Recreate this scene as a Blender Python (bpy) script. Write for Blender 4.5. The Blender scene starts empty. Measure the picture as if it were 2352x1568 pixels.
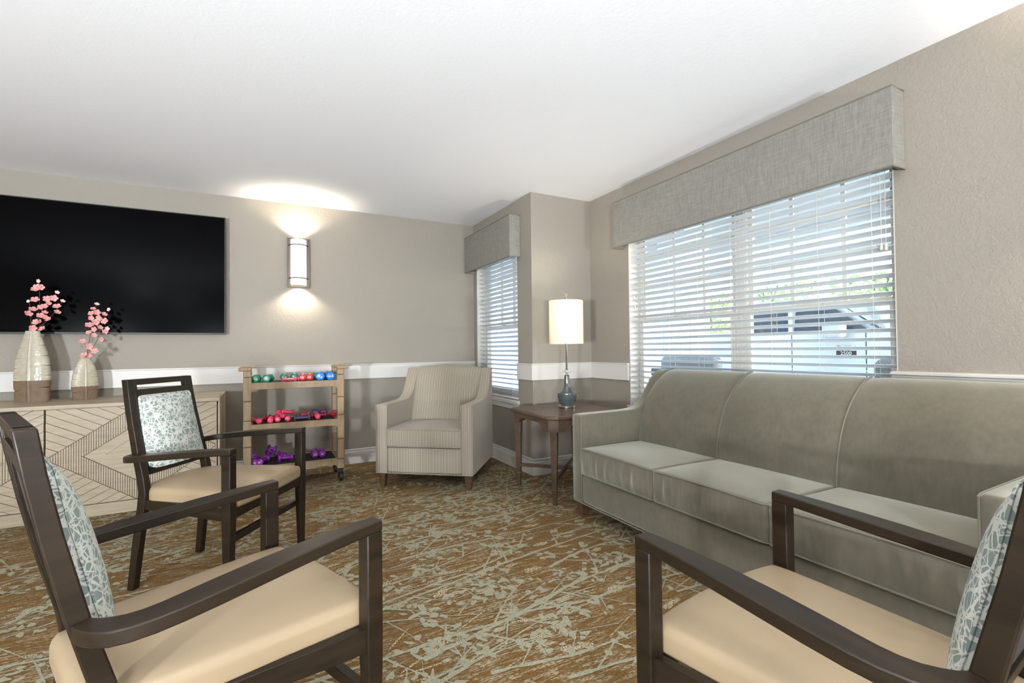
import bpy, bmesh, math, random
from mathutils import Vector, Matrix, noise
C = bpy.context.scene.collection
S = bpy.context.scene
PI = math.pi
rnd = random.Random(7)

# ------------------------------------------------------------------ camera
yaw, pit, rol = 0.488961159, 0.0165935933, -0.0111129947
f_ = Vector((math.sin(yaw)*math.cos(pit), math.cos(yaw)*math.cos(pit), math.sin(pit)))
r_ = Vector((math.cos(yaw), -math.sin(yaw), 0)); u_ = r_.cross(f_)
R_ = r_*math.cos(rol)+u_*math.sin(rol); U_ = -r_*math.sin(rol)+u_*math.cos(rol)
cd = bpy.data.cameras.new('camera'); cam = bpy.data.objects.new('camera', cd); C.objects.link(cam)
cd.sensor_width = 36.0; cd.lens = 1081.29/2352*36.0; cd.clip_start = 0.02; cd.clip_end = 200
M = Matrix.Identity(4)
for i in range(3):
    M[i][0] = R_[i]; M[i][1] = U_[i]; M[i][2] = -f_[i]
M[0][3], M[1][3], M[2][3] = 0, 0, 1.081
cam.matrix_world = M
S.camera = cam

# ------------------------------------------------------------------ world, sun, exposure
w = bpy.data.worlds.new('world'); S.world = w; w.use_nodes = True
nt = w.node_tree; nt.nodes.clear()
sky = nt.nodes.new('ShaderNodeTexSky'); sky.sky_type = 'NISHITA'; sky.sun_disc = False
sky.sun_elevation = math.radians(50); sky.sun_rotation = math.radians(150); sky.air_density = 1.0; sky.dust_density = 2.5
bg = nt.nodes.new('ShaderNodeBackground'); bg.inputs[1].default_value = 3.3
wo = nt.nodes.new('ShaderNodeOutputWorld')
nt.links.new(sky.outputs[0], bg.inputs[0]); nt.links.new(bg.outputs[0], wo.inputs[0])
S.view_settings.view_transform = 'Standard'; S.view_settings.look = 'None'
S.view_settings.gamma = 1.0; S.view_settings.use_curve_mapping = False
S.view_settings.exposure = 0.25
SUN = bpy.data.lights.new('sun', 'SUN'); SUN.energy = 17.0; SUN.angle = math.radians(2); SUN.color = (.94, .97, 1)
so = bpy.data.objects.new('sun', SUN); C.objects.link(so)
so.rotation_euler = Vector((-0.55, 0.45, -0.85)).to_track_quat('-Z', 'Y').to_euler()
S.cycles.max_bounces = 10; S.cycles.diffuse_bounces = 5; S.cycles.transparent_max_bounces = 24
S.cycles.use_denoising = True; S.cycles.sample_clamp_indirect = 6.0
S.cycles.caustics_reflective = False

# ------------------------------------------------------------------ materials
def lin(c):
    return tuple((x/12.92 if x <= .04045 else ((x+.055)/1.055)**2.4) for x in (v/255 for v in c))
class NT:
    def __init__(s, name):
        s.m = bpy.data.materials.new(name); s.m.use_nodes = True; s.t = s.m.node_tree
        s.p = s.t.nodes['Principled BSDF']; s.o = s.t.nodes['Material Output']
    def n(s, typ, **kw):
        x = s.t.nodes.new(typ)
        for k, v in kw.items():
            if k.startswith('i_'): x.inputs[int(k[2:])].default_value = v
            else: setattr(x, k, v)
        return x
    def l(s, a, b): s.t.links.new(a, b)
    def math(s, op, a, b=None, c=None):
        x = s.t.nodes.new('ShaderNodeMath'); x.operation = op
        for i, v in enumerate((a, b, c)):
            if v is None: continue
            if isinstance(v, (int, float)): x.inputs[i].default_value = v
            else: s.l(v, x.inputs[i])
        return x.outputs[0]
    def mix(s, f, a, b):
        x = s.t.nodes.new('ShaderNodeMix'); x.data_type = 'RGBA'
        for i, v in ((0, f), (6, a), (7, b)):
            if isinstance(v, (int, float)): x.inputs[i].default_value = v
            elif isinstance(v, tuple): x.inputs[i].default_value = (*v[:3], 1)
            else: s.l(v, x.inputs[i])
        return x.outputs[2]
    def obj(s): return s.n('ShaderNodeTexCoord').outputs['Object']
    def mapping(s, scale=(1, 1, 1), rot=(0, 0, 0), src=None):
        m = s.n('ShaderNodeMapping'); s.l(src or s.obj(), m.inputs[0])
        m.inputs['Scale'].default_value = scale; m.inputs['Rotation'].default_value = rot
        return m.outputs[0]
    def noise(s, scale, detail=3, vec=None, rough=.5, dist=0):
        x = s.n('ShaderNodeTexNoise'); x.inputs['Scale'].default_value = scale; x.inputs['Detail'].default_value = detail
        x.inputs['Roughness'].default_value = rough; x.inputs['Distortion'].default_value = dist
        s.l(vec or s.obj(), x.inputs['Vector']); return x.outputs['Fac']
    def ramp(s, f, stops):
        x = s.n('ShaderNodeValToRGB'); e = x.color_ramp.elements
        while len(e) < len(stops): e.new(.5)
        for k, (p, c) in enumerate(stops):
            e[k].position = p; e[k].color = (*((c,)*3 if isinstance(c, (int, float)) else c), 1)
        s.l(f, x.inputs[0]); return x.outputs[0]
    def bump(s, h, strength=.3, dist=.002):
        b = s.n('ShaderNodeBump'); b.inputs['Strength'].default_value = strength; b.inputs['Distance'].default_value = dist
        s.l(h, b.inputs['Height']); s.l(b.outputs[0], s.p.inputs['Normal'])
    def base(s, c):
        if isinstance(c, tuple): s.p.inputs['Base Color'].default_value = (*c[:3], 1)
        else: s.l(c, s.p.inputs['Base Color'])
    def set(s, **k):
        for a, v in k.items(): s.p.inputs[a.replace('_', ' ')].default_value = v
        return s
def plain(name, c, rough=.5, metal=0, bump=None, var=None, spec=.5, sheen=0):
    q = NT(name); q.base(lin(c)); q.set(Roughness=rough, Metallic=metal)
    q.p.inputs['Specular IOR Level'].default_value = spec
    if sheen: q.p.inputs['Sheen Weight'].default_value = sheen; q.p.inputs['Sheen Roughness'].default_value = .4
    if var:
        a = lin(c); k = var[1]
        q.base(q.ramp(q.noise(var[0], 4), [(.3, tuple(v*(1-k) for v in a)), (.7, tuple(v*(1+k) for v in a))]))
    if bump: q.bump(q.noise(bump[0], 4), bump[1], bump[2])
    return q.m
def wood(name, c1, c2, rough=.35, scale=(3, 60, 60), bump=.05):
    q = NT(name); v = q.mapping(scale); f = q.noise(1.0, 5, v, .6, .6)
    g = q.noise(4.0, 3)
    f2 = q.math('ADD', q.math('MULTIPLY', f, .75), q.math('MULTIPLY', g, .25))
    q.base(q.ramp(f2, [(.3, lin(c1)), (.68, lin(c2))])); q.set(Roughness=rough); q.bump(f, bump, .001)
    return q.m
MT = {}
def wallmat():
    q = NT('greige_wall_paint'); sx = q.n('ShaderNodeSeparateXYZ'); q.l(q.obj(), sx.inputs[0])
    low = q.math('LESS_THAN', sx.outputs[2], .84)
    q.base(q.mix(low, lin((150, 143, 132)), lin((143, 136, 125)))); q.set(Roughness=.55)
    a = q.noise(62, 5, None, .6, .6); b = q.noise(120, 3)
    q.bump(q.math('ADD', q.ramp(a, [(.42, 0), (.62, 1)]), q.math('MULTIPLY', b, .5)), .42, .002)
    return q.m
MT['wall'] = wallmat()
q = NT('ceiling_paint'); q.base(lin((246, 247, 250))); q.set(Roughness=.8)
q.bump(q.ramp(q.noise(38, 5, None, .6, .6), [(.42, 0), (.62, 1)]), .11, .002); MT['ceil'] = q.m
MT['trim'] = plain('white_trim_paint', (208, 205, 200), .4)
MT['vinyl'] = plain('cream_window_vinyl', (206, 202, 192), .45)
MT['slat'] = plain('white_blind_slat', (224, 228, 232), .4)
MT['cord'] = plain('cream_cord', (214, 208, 195), .7)
MT['darkgap'] = plain('dark_seal', (40, 42, 44), .6)
def carpet():
    q = NT('brown_carpet_ground')
    v = q.mapping((9, 70, 1), (0, 0, math.radians(-8)))
    n1 = q.noise(1.0, 5, v, .65, .8); n2 = q.noise(1.6, 3)
    v2 = q.mapping((60, 190, 1), (0, 0, math.radians(25)))
    n3 = q.noise(1.0, 2, v2, .6)
    fl = q.math('MULTIPLY', q.ramp(n1, [(.47, 0), (.56, 1)]), q.ramp(n3, [(.42, 0), (.56, 1)]))
    fl = q.math('MULTIPLY', fl, q.ramp(n2, [(.35, .3), (.55, 1)]))
    base = q.ramp(q.noise(160, 2), [(.3, lin((88, 65, 34))), (.7, lin((128, 99, 58)))])
    q.base(q.mix(q.math('MULTIPLY', fl, .7), base, lin((178, 170, 146))))
    q.set(Roughness=.95); q.p.inputs['Specular IOR Level'].default_value = .1
    q.bump(q.noise(330, 2), .6, .003); return q.m
MT['carpet'] = carpet()
q = NT('pale_carpet_pile'); q.base(q.ramp(q.noise(220, 3), [(.3, lin((134, 130, 108))), (.7, lin((172, 168, 146)))]))
q.set(Roughness=.95); q.p.inputs['Specular IOR Level'].default_value = .1; q.bump(q.noise(330, 2), .5, .003); MT['pile'] = q.m
q = NT('faded_carpet_pile')
h = q.ramp(q.noise(1.0, 2, q.mapping((240, 90, 1), (0, 0, .5))), [(.47, 0), (.53, 1)])
q.base(q.mix(h, lin((120, 94, 56)), lin((184, 176, 150)))); q.set(Roughness=.95); q.p.inputs['Specular IOR Level'].default_value = .1; MT['pile2'] = q.m
MT['dkwood'] = wood('espresso_chair_wood', (24, 18, 12), (46, 36, 25), .38, (2.5, 30, 30), .03)
MT['dkwood'].node_tree.nodes['Principled BSDF'].inputs['Specular IOR Level'].default_value = .28
MT['tabwood'] = wood('walnut_table_wood', (66, 50, 40), (98, 78, 64), .3, (30, 4, 30), .02)
MT['legwood'] = wood('brown_leg_wood', (66, 48, 34), (98, 74, 54), .4)
MT['whwood'] = wood('whitewashed_wood', (150, 136, 112), (178, 164, 141), .5, (4, 30, 70), .1)
MT['glaze'] = plain('dark_brown_glaze', (112, 96, 78), .7)
MT['vinylseat'] = plain('tan_vinyl', (160, 140, 112), .40, 0, (9, .12, .004), (5, .05))
MT['tv'] = plain('tv_screen_black', (4, 4, 5), .16, 0, None, None, .05)
MT['tvb'] = plain('tv_bezel_black', (12, 12, 13), .4)
MT['nickel'] = plain('brushed_nickel', (112, 104, 94), .4, 1)
MT['chrome'] = plain('polished_nickel', (190, 188, 184), .12, 1)
MT['black'] = plain('black_rubber', (22, 22, 22), .6)
MT['mat'] = plain('black_ribbed_mat', (30, 27, 27), .85)
MT['cart'] = wood('tan_moulded_plastic', (128, 106, 78), (158, 136, 106), .5, (40, 40, 3), .04)
def velvet():
    q = NT('sage_velvet')
    n = q.noise(14, 5, None, .65); n2 = q.noise(1.0, 3, q.mapping((60, 60, 12)))
    f = q.math('ADD', q.math('MULTIPLY', n, .6), q.math('MULTIPLY', n2, .4))
    q.base(q.ramp(f, [(.35, lin((92, 87, 74))), (.7, lin((106, 100, 85)))]))
    q.set(Roughness=.75); q.p.inputs['Specular IOR Level'].default_value = .25
    q.p.inputs['Sheen Weight'].default_value = 1.0; q.p.inputs['Sheen Roughness'].default_value = .45
    q.p.inputs['Sheen Tint'].default_value = (*lin((225, 228, 215)), 1)
    q.bump(q.noise(240, 2), .25, .001); return q.m
MT['velvet'] = velvet()
MT['velvetpipe'] = plain('sage_velvet_piping', (112, 107, 92), .7, 0, None, None, .2, .5)
def stripes():
    q = NT('striped_upholstery'); tc = q.n('ShaderNodeTexCoord')
    s1 = q.n('ShaderNodeSeparateXYZ'); q.l(tc.outputs['Object'], s1.inputs[0])
    s2 = q.n('ShaderNodeSeparateXYZ'); q.l(tc.outputs['Normal'], s2.inputs[0])
    side = q.math('GREATER_THAN', q.math('ABSOLUTE', s2.outputs[0]), .75)
    mx = q.n('ShaderNodeMix'); mx.data_type = 'FLOAT'; q.l(side, mx.inputs[0]); q.l(s1.outputs[0], mx.inputs[2]); q.l(s1.outputs[1], mx.inputs[3])
    n = q.n('ShaderNodeTexNoise'); n.noise_dimensions = '1D'; n.inputs['Scale'].default_value = 1; n.inputs['Detail'].default_value = 1
    # repeating stripe group of 48 mm
    t = q.math('FRACT', q.math('DIVIDE', mx.outputs[0], .048))
    col = q.ramp(t, [(0, lin((168, 161, 147))), (.08, lin((112, 101, 84))), (.16, lin((176, 171, 159))), (.27, lin((152, 139, 120))),
                     (.40, lin((161, 149, 130))), (.46, lin((108, 99, 84))), (.52, lin((180, 176, 165))), (.60, lin((128, 120, 106))),
                     (.66, lin((173, 168, 157))), (.80, lin((150, 138, 120))), (.88, lin((124, 112, 94))), (.93, lin((172, 164, 152))), (1, lin((168, 161, 147)))])
    q.base(col); q.set(Roughness=.8); q.p.inputs['Specular IOR Level'].default_value = .25
    q.p.inputs['Sheen Weight'].default_value = .2
    q.bump(q.noise(300, 2), .2, .001); return q.m
MT['stripe'] = stripes()
def scratch():
    q = NT('teal_scribble_fabric'); acc = None
    for k, (sc, wd, rot, st) in enumerate(((17, .062, .3, (1, 1, 2.0)), (24, .078, 1.2, (1.6, 1, 1)), (14, .046, 2.2, (1, 2.2, 1)), (36, .09, .8, (1, 1.4, 1)))):
        v = q.n('ShaderNodeTexVoronoi'); v.feature = 'DISTANCE_TO_EDGE'; v.inputs['Scale'].default_value = sc
        q.l(q.mapping(st, (rot, rot*.7, rot*1.3)), v.inputs['Vector'])
        m = q.math('LESS_THAN', v.outputs['Distance'], q.math('MULTIPLY', q.ramp(q.noise(18+3*k, 2), [(.3, .1), (.7, 1)]), wd))
        acc = m if acc is None else q.math('MAXIMUM', acc, m)
    q.base(q.mix(acc, lin((128, 142, 136)), lin((208, 210, 203)))); q.set(Roughness=.7)
    q.bump(q.noise(300, 2), .15, .001); return q.m
MT['scratch'] = scratch()
def linen(name, c):
    q = NT(name); a = q.noise(1.0, 3, q.mapping((140, 140, 14)), .7); b = q.noise(1.0, 3, q.mapping((12, 12, 150)), .7)
    f = q.math('ADD', q.math('MULTIPLY', a, .55), q.math('MULTIPLY', b, .45)); k = lin(c)
    q.base(q.ramp(f, [(.36, tuple(v*.8 for v in k)), (.62, tuple(v*1.16 for v in k))])); q.set(Roughness=.9)
    q.p.inputs['Specular IOR Level'].default_value = .15
    q.bump(f, .25, .001); return q.m
MT['linen'] = linen('grey_linen', (136, 133, 126))
MT['linenc'] = plain('linen_piping', (120, 114, 103), .9)
def colour(name, c, rough=.3): return plain(name, c, rough, 0, None, None, .5)
for n_, c_ in dict(green=(8, 120, 88), pink=(232, 62, 100), rose=(170, 28, 56), red=(196, 36, 34), blue=(18, 112, 190), violet=(122, 34, 140), plum=(86, 26, 92), mauve=(92, 76, 108), hotpink=(226, 78, 122)).items():
    MT[n_] = colour(n_+'_vinyl', c_, .55 if n_ == 'mauve' else .28)
MT['white'] = plain('white_print', (235, 235, 232), .6)
def glassmat(name, tint=(1, 1, 1), gl=.07, rough=0.0):
    q = NT(name); tr = q.n('ShaderNodeBsdfTransparent'); tr.inputs[0].default_value = (*tint, 1)
    g = q.n('ShaderNodeBsdfGlossy'); g.inputs['Roughness'].default_value = rough
    m = q.n('ShaderNodeMixShader'); m.inputs[0].default_value = gl
    q.l(tr.outputs[0], m.inputs[1]); q.l(g.outputs[0], m.inputs[2]); q.l(m.outputs[0], q.o.inputs[0]); return q.m
MT['glass'] = glassmat('window_glass', (.97, .99, .98), .06)
MT['autoglass'] = plain('tinted_vehicle_glass', (70, 84, 102), .06, 0, None, None, .8)
MT['crystal'] = glassmat('clear_acrylic', (.93, .94, .94), .25, .05)
def emis(name, c, s):
    q = NT(name); e = q.n('ShaderNodeEmission'); e.inputs[0].default_value = (*lin(c), 1); e.inputs[1].default_value = s
    q.l(e.outputs[0], q.o.inputs[0]); return q.m
MT['sconceglass'] = emis('lit_frosted_glass', (255, 246, 232), 3.2)
def shade():
    q = NT('white_fabric_shade'); q.base(lin((244, 240, 230))); q.set(Roughness=.8)
    t = q.n('ShaderNodeBsdfTranslucent'); t.inputs[0].default_value = (*lin((250, 240, 220)), 1)
    m = q.n('ShaderNodeMixShader'); m.inputs[0].default_value = .45
    q.l(q.p.outputs[0], m.inputs[1]); q.l(t.outputs[0], m.inputs[2]); q.l(m.outputs[0], q.o.inputs[0]); return q.m
MT['shade'] = shade()
MT['ceramic'] = plain('grey_glazed_ceramic', (74, 80, 81), .14, 0, None, (18, .12), .6)
def vasemat(name, c1, c2, rough):
    q = NT(name); f = q.noise(24, 4)
    g = q.n('ShaderNodeNewGeometry')
    pt = q.ramp(g.outputs['Pointiness'], [(.46, 0), (.53, 1)])
    q.base(q.mix(pt, lin(c2), q.ramp(f, [(.35, lin(tuple(v*.9 for v in c1))), (.65, lin(c1))]))); q.set(Roughness=rough); return q.m
MT['vasetop'] = vasemat('ivory_crackle_glaze', (212, 210, 194), (140, 118, 84), .16)
MT['vasebot'] = vasemat('brown_stained_ceramic', (146, 122, 98), (62, 44, 32), .65)
MT['petal'] = plain('pink_petal', (226, 160, 156), .6, 0, None, (60, .2))
MT['petalw'] = plain('pale_petal', (236, 206, 196), .6)
MT['leaf'] = plain('green_leaf', (112, 130, 40), .5)
MT['twig'] = plain('brown_twig', (92, 66, 56), .7)
MT['concrete'] = plain('driveway_concrete', (170, 174, 182), .85, 0, None, (3, .1))
MT['lawn'] = plain('lawn_grass', (128, 158, 84), .9, 0, None, (4, .25))
MT['foliage'] = plain('tree_foliage', (140, 164, 112), .8, 0, None, (3, .35))
MT['bark'] = plain('tree_bark', (96, 84, 72), .9)
MT['porch'] = plain('white_porch_paint', (236, 238, 240), .6)
MT['truck'] = plain('white_truck_paint', (226, 232, 240), .2, 0, None, None, .6)
MT['tyre'] = plain('tyre_rubber', (40, 42, 46), .8)
MT['patio'] = plain('slate_patio_frame', (78, 88, 98), .5)
MT['brick'] = plain('planter_brick', (176, 120, 92), .85, 0, None, (30, .2))
def zigzag():
    q = NT('grey_chevron_fabric'); s = q.n('ShaderNodeSeparateXYZ'); q.l(q.obj(), s.inputs[0])
    z = q.math('PINGPONG', s.outputs[1], .035)
    t = q.math('FRACT', q.math('MULTIPLY', q.math('ADD', z, s.outputs[2]), 70))
    q.base(q.mix(q.math('GREATER_THAN', t, .6), lin((120, 126, 134)), lin((176, 180, 184)))); q.set(Roughness=.9); return q.m
MT['zig'] = zigzag()

# ------------------------------------------------------------------ mesh helpers
class MB:
    def __init__(s): s.v = []; s.f = []; s.sm = None
    def add(s, vs, fs):
        o = len(s.v); s.v += [tuple(p) for p in vs]; s.f += [tuple(i+o for i in f) for f in fs]; return s
    def hexa(s, p):  # bottom 4 ccw, top 4 ccw
        return s.add(p, [(3, 2, 1, 0), (4, 5, 6, 7), (0, 1, 5, 4), (1, 2, 6, 5), (2, 3, 7, 6), (3, 0, 4, 7)])
    def box(s, x0, x1, y0, y1, z0, z1):
        return s.hexa([(x0, y0, z0), (x1, y0, z0), (x1, y1, z0), (x0, y1, z0), (x0, y0, z1), (x1, y0, z1), (x1, y1, z1), (x0, y1, z1)])
    def prism(s, poly, axis, a0, a1):
        def P(u, v, a): return {'x': (a, u, v), 'y': (u, a, v), 'z': (u, v, a)}[axis]
        n = len(poly)
        return s.add([P(u, v, a0) for u, v in poly]+[P(u, v, a1) for u, v in poly],
                     [tuple(range(n))[::-1], tuple(range(n, 2*n))]+[(i, (i+1) % n, n+(i+1) % n, n+i) for i in range(n)])
    def loft(s, secs, cap=True, closed=False):  # secs: list of rings with equal counts
        n = len(secs[0]); m = len(secs)
        vs = [p for r in secs for p in r]; fs = []
        for k in range(m if closed else m-1):
            a = k*n; b = ((k+1) % m)*n
            fs += [(a+i, a+(i+1) % n, b+(i+1) % n, b+i) for i in range(n)]
        if cap and not closed: fs += [tuple(range(n))[::-1], tuple(range((m-1)*n, m*n))]
        return s.add(vs, fs)
    def tube(s, pts, r, n=8, closed=False):
        pts = [Vector(p) for p in pts]; secs = []; up = None
        for i, p in enumerate(pts):
            a = pts[i-1] if (i > 0 or closed) else p; b = pts[(i+1) % len(pts)] if (i < len(pts)-1 or closed) else p
            t = (b-a).normalized()
            if up is None: up = t.orthogonal().normalized()
            x = (up-t*up.dot(t)); x = x.normalized() if x.length > 1e-6 else t.orthogonal().normalized(); up = x
            y = t.cross(x); rr = r[i] if isinstance(r, (list, tuple)) else r
            secs.append([p+(x*math.cos(q)+y*math.sin(q))*rr for q in (2*PI*k/n for k in range(n))])
        return s.loft(secs, True, closed)
    def lathe(s, prof, n=32, c=(0, 0), cap=True):
        return s.loft([[(c[0]+r*math.cos(2*PI*k/n), c[1]+r*math.sin(2*PI*k/n), z) for k in range(n)] for r, z in prof], cap)
    def ico(s, c, r, sub=2, sc=(1, 1, 1)):
        bm = bmesh.new(); bmesh.ops.create_icosphere(bm, subdivisions=sub, radius=1)
        s.add([(c[0]+v.co.x*r*sc[0], c[1]+v.co.y*r*sc[1], c[2]+v.co.z*r*sc[2]) for v in bm.verts], [[v.index for v in f.verts] for f in bm.faces]); bm.free(); return s
    def build(s, name, m, parent=None, smooth=False, bevel=0, seg=2, sub=0, loc=None, merge=False):
        me = bpy.data.meshes.new(name); me.from_pydata(s.v, [], s.f)
        bm = bmesh.new(); bm.from_mesh(me)
        if merge: bmesh.ops.remove_doubles(bm, verts=bm.verts, dist=1e-5)
        bmesh.ops.recalc_face_normals(bm, faces=bm.faces); bm.to_mesh(me); bm.free()
        me.materials.append(MT[m] if isinstance(m, str) else m)
        o = bpy.data.objects.new(name, me); C.objects.link(o)
        if parent: o.parent = parent
        if loc: o.location = loc
        if bevel:
            b = o.modifiers.new('bevel', 'BEVEL'); b.width = bevel; b.segments = seg; b.limit_method = 'ANGLE'; b.angle_limit = math.radians(35); b.harden_normals = False
        if sub:
            b = o.modifiers.new('sub', 'SUBSURF'); b.levels = sub; b.render_levels = sub
        if smooth or bevel:
            me.shade_smooth()
            if not sub:
                try: me.set_sharp_from_angle(angle=math.radians(smooth if isinstance(smooth, (int, float)) and smooth > 1 else 40))
                except Exception: pass
        return o
def rbox(lo, hi, r, seg=10, fn=None, cs=4):
    """rounded box as dense grid; fn maps each point"""
    ax = []
    for a in range(3):
        L, H = lo[a], hi[a]; n = seg if isinstance(seg, int) else seg[a]
        c = [L+r*(1-math.cos(PI/2*k/cs)) for k in range(cs)]
        c = [L+r*(1-math.tan(PI/4*(1-k/cs))) for k in range(cs)]
        c += [L+r+(H-L-2*r)*k/n for k in range(n+1)]
        c += [H-r+r*math.tan(PI/4*(k+1)/cs) for k in range(cs)]
        ax.append(c)
    m = MB()
    for a in range(3):
        b, c = (a+1) % 3, (a+2) % 3
        for side in (0, 1):
            vs = []; nb, nc = len(ax[b]), len(ax[c])
            for i in range(nb):
                for j in range(nc):
                    p = [0, 0, 0]; p[a] = (lo, hi)[side][a]; p[b] = ax[b][i]; p[c] = ax[c][j]
                    q = [min(max(p[k], lo[k]+r), hi[k]-r) for k in range(3)]
                    d = Vector([p[k]-q[k] for k in range(3)]); d = d.normalized()*r
                    p = Vector(q)+d
                    vs.append(p)
            fs = [(i*nc+j, (i+1)*nc+j, (i+1)*nc+j+1, i*nc+j+1) for i in range(nb-1) for j in range(nc-1)]
            m.add(vs, fs)
    if fn: m.v = [tuple(fn(Vector(p))) for p in m.v]
    return m
def lerp(xs, x):
    if x <= xs[0][0]: return xs[0][1]
    for (a, b), (c, d) in zip(xs, xs[1:]):
        if x <= c: return b+(d-b)*(x-a)/(c-a)
    return xs[-1][1]
def smoothpts(pts, n=6):
    P = [Vector(p) for p in pts]; out = []
    for i in range(len(P)-1):
        p0 = P[max(i-1, 0)]; p1 = P[i]; p2 = P[i+1]; p3 = P[min(i+2, len(P)-1)]
        for k in range(n):
            t = k/n
            out.append(.5*((2*p1)+(p2-p0)*t+(2*p0-5*p1+4*p2-p3)*t*t+(3*p1-p0-3*p2+p3)*t**3))
    out.append(P[-1]); return out
def tag(o, label, cat, group=None):
    o['label'] = label; o['category'] = cat
    if group: o['group'] = group
    return o
def thing(name, label, cat, loc=(0, 0, 0), rz=0, group=None):
    o = bpy.data.objects.new(name, None); C.objects.link(o); o.location = loc; o.rotation_euler = (0, 0, rz); o.empty_display_size = .1
    return tag(o, label, cat, group)
def struct(o, **k): o['kind'] = 'structure'; return o
def sempty(name, loc=(0, 0, 0)):
    o = bpy.data.objects.new(name, None); C.objects.link(o); o.location = loc; o['kind'] = 'structure'; return o
def copy_tree(o, parent=None):
    c = o.copy(); C.objects.link(c); c.parent = parent
    for ch in list(o.children): copy_tree(ch, c)
    return c
def text_mesh(txt, size, depth=.0004):
    cu = bpy.data.curves.new('txt', 'FONT'); cu.body = txt; cu.size = size; cu.align_x = 'CENTER'; cu.align_y = 'CENTER'; cu.extrude = depth; cu.resolution_u = 2
    o = bpy.data.objects.new('txt', cu); C.objects.link(o); bpy.context.view_layer.update()
    me = bpy.data.meshes.new_from_object(o.evaluated_get(bpy.context.evaluated_depsgraph_get()))
    bpy.data.objects.remove(o); return me

# ------------------------------------------------------------------ room shell
YB = 4.744; X1 = 2.055; YJ = 3.49; X2 = 2.685; H = 2.44; XL = -3.3; YF = -3.4; T = .15
fl = MB().box(XL-T, X2+T, YF-T, YB+T, -.1, 0).build('floor', 'carpet'); struct(fl)
struct(MB().box(XL-T, X2+T, YF-T, YB+T, H, H+.1).build('ceiling', 'ceil'))
struct(MB().box(XL-T, X1, YB, YB+T, 0, H).build('wall_back', 'wall'))
struct(MB().box(XL-T, XL, YF, YB, 0, H).build('wall_left', 'wall'))
struct(MB().box(XL-T, X2+T, YF-T, YF, 0, H).build('wall_front', 'wall'))
struct(MB().box(X1+T, X2, YJ, YJ+T, 0, H).build('wall_alcove', 'wall'))
W1 = (3.745, 4.66, .60, 2.06); W2 = (1.121, 2.979, .60, 2.06)
def wallhole(name, x, y0, y1, w):
    m = MB(); m.box(x, x+T, y0, w[0], 0, H); m.box(x, x+T, w[1], y1, 0, H); m.box(x, x+T, w[0], w[1], 0, w[2]); m.box(x, x+T, w[0], w[1], w[3], H)
    return struct(m.build(name, 'wall', merge=True))
wallhole('wall_alcove_side', X1, YJ, YB+T, W1)
wallhole('wall_right', X2, YF, YJ+T, W2)
# baseboards (bead profile) and chair rail boards
def strip(name, path, prof, m='trim'):
    """profile (out, z) swept along plan path with outward side = right-hand of travel, mitred"""
    P = [Vector((*p, 0)) for p in path]; rings = []
    for i, p in enumerate(P):
        d0 = (P[i]-P[i-1]).normalized() if i else (P[1]-P[0]).normalized()
        d1 = (P[i+1]-P[i]).normalized() if i < len(P)-1 else d0
        n0 = Vector((d0.y, -d0.x, 0)); n1 = Vector((d1.y, -d1.x, 0)); b = (n0+n1).normalized(); k = 1/max(.2, b.dot(n0))
        rings.append([p+b*(o*k)+Vector((0, 0, z)) for o, z in prof])
    return struct(MB().loft(rings).build(name, m))
bprof = [(0, 0), (.015, 0), (.015, .095), (.012, .099), (.016, .104), (.012, .110), (.008, .121), (.008, .124), (.012, .128), (.012, .134), (.006, .139), (0, .139)]
strip('baseboard_back', [(XL, YB), (X1, YB)], bprof)
strip('baseboard_alcove', [(X1, YB), (X1, YJ), (X2, YJ)], bprof)
strip('baseboard_right', [(X2, YJ), (X2, YF)], bprof)
strip('baseboard_left', [(XL, YF), (XL, YB)], bprof)
rprof = [(0, .814), (.019, .814), (.019, .944), (.024, .948), (.024, .956), (0, .956)]
strip('trim_1', [(XL, YB), (X1, YB)], rprof)
strip('trim_2', [(X1, W1[0]-.008), (X1, YJ), (X2, YJ), (X2, W2[1]+.004)], rprof)
rp2 = [(0, .814), (.019, .814), (.019, .936), (.034, .942), (.034, .95), (.024, .954), (0, .957)]
strip('trim_3', [(X2, W2[0]+.02), (X2, YF)], rp2)
strip('trim_4', [(XL, YF), (XL, YB)], rprof)
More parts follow.
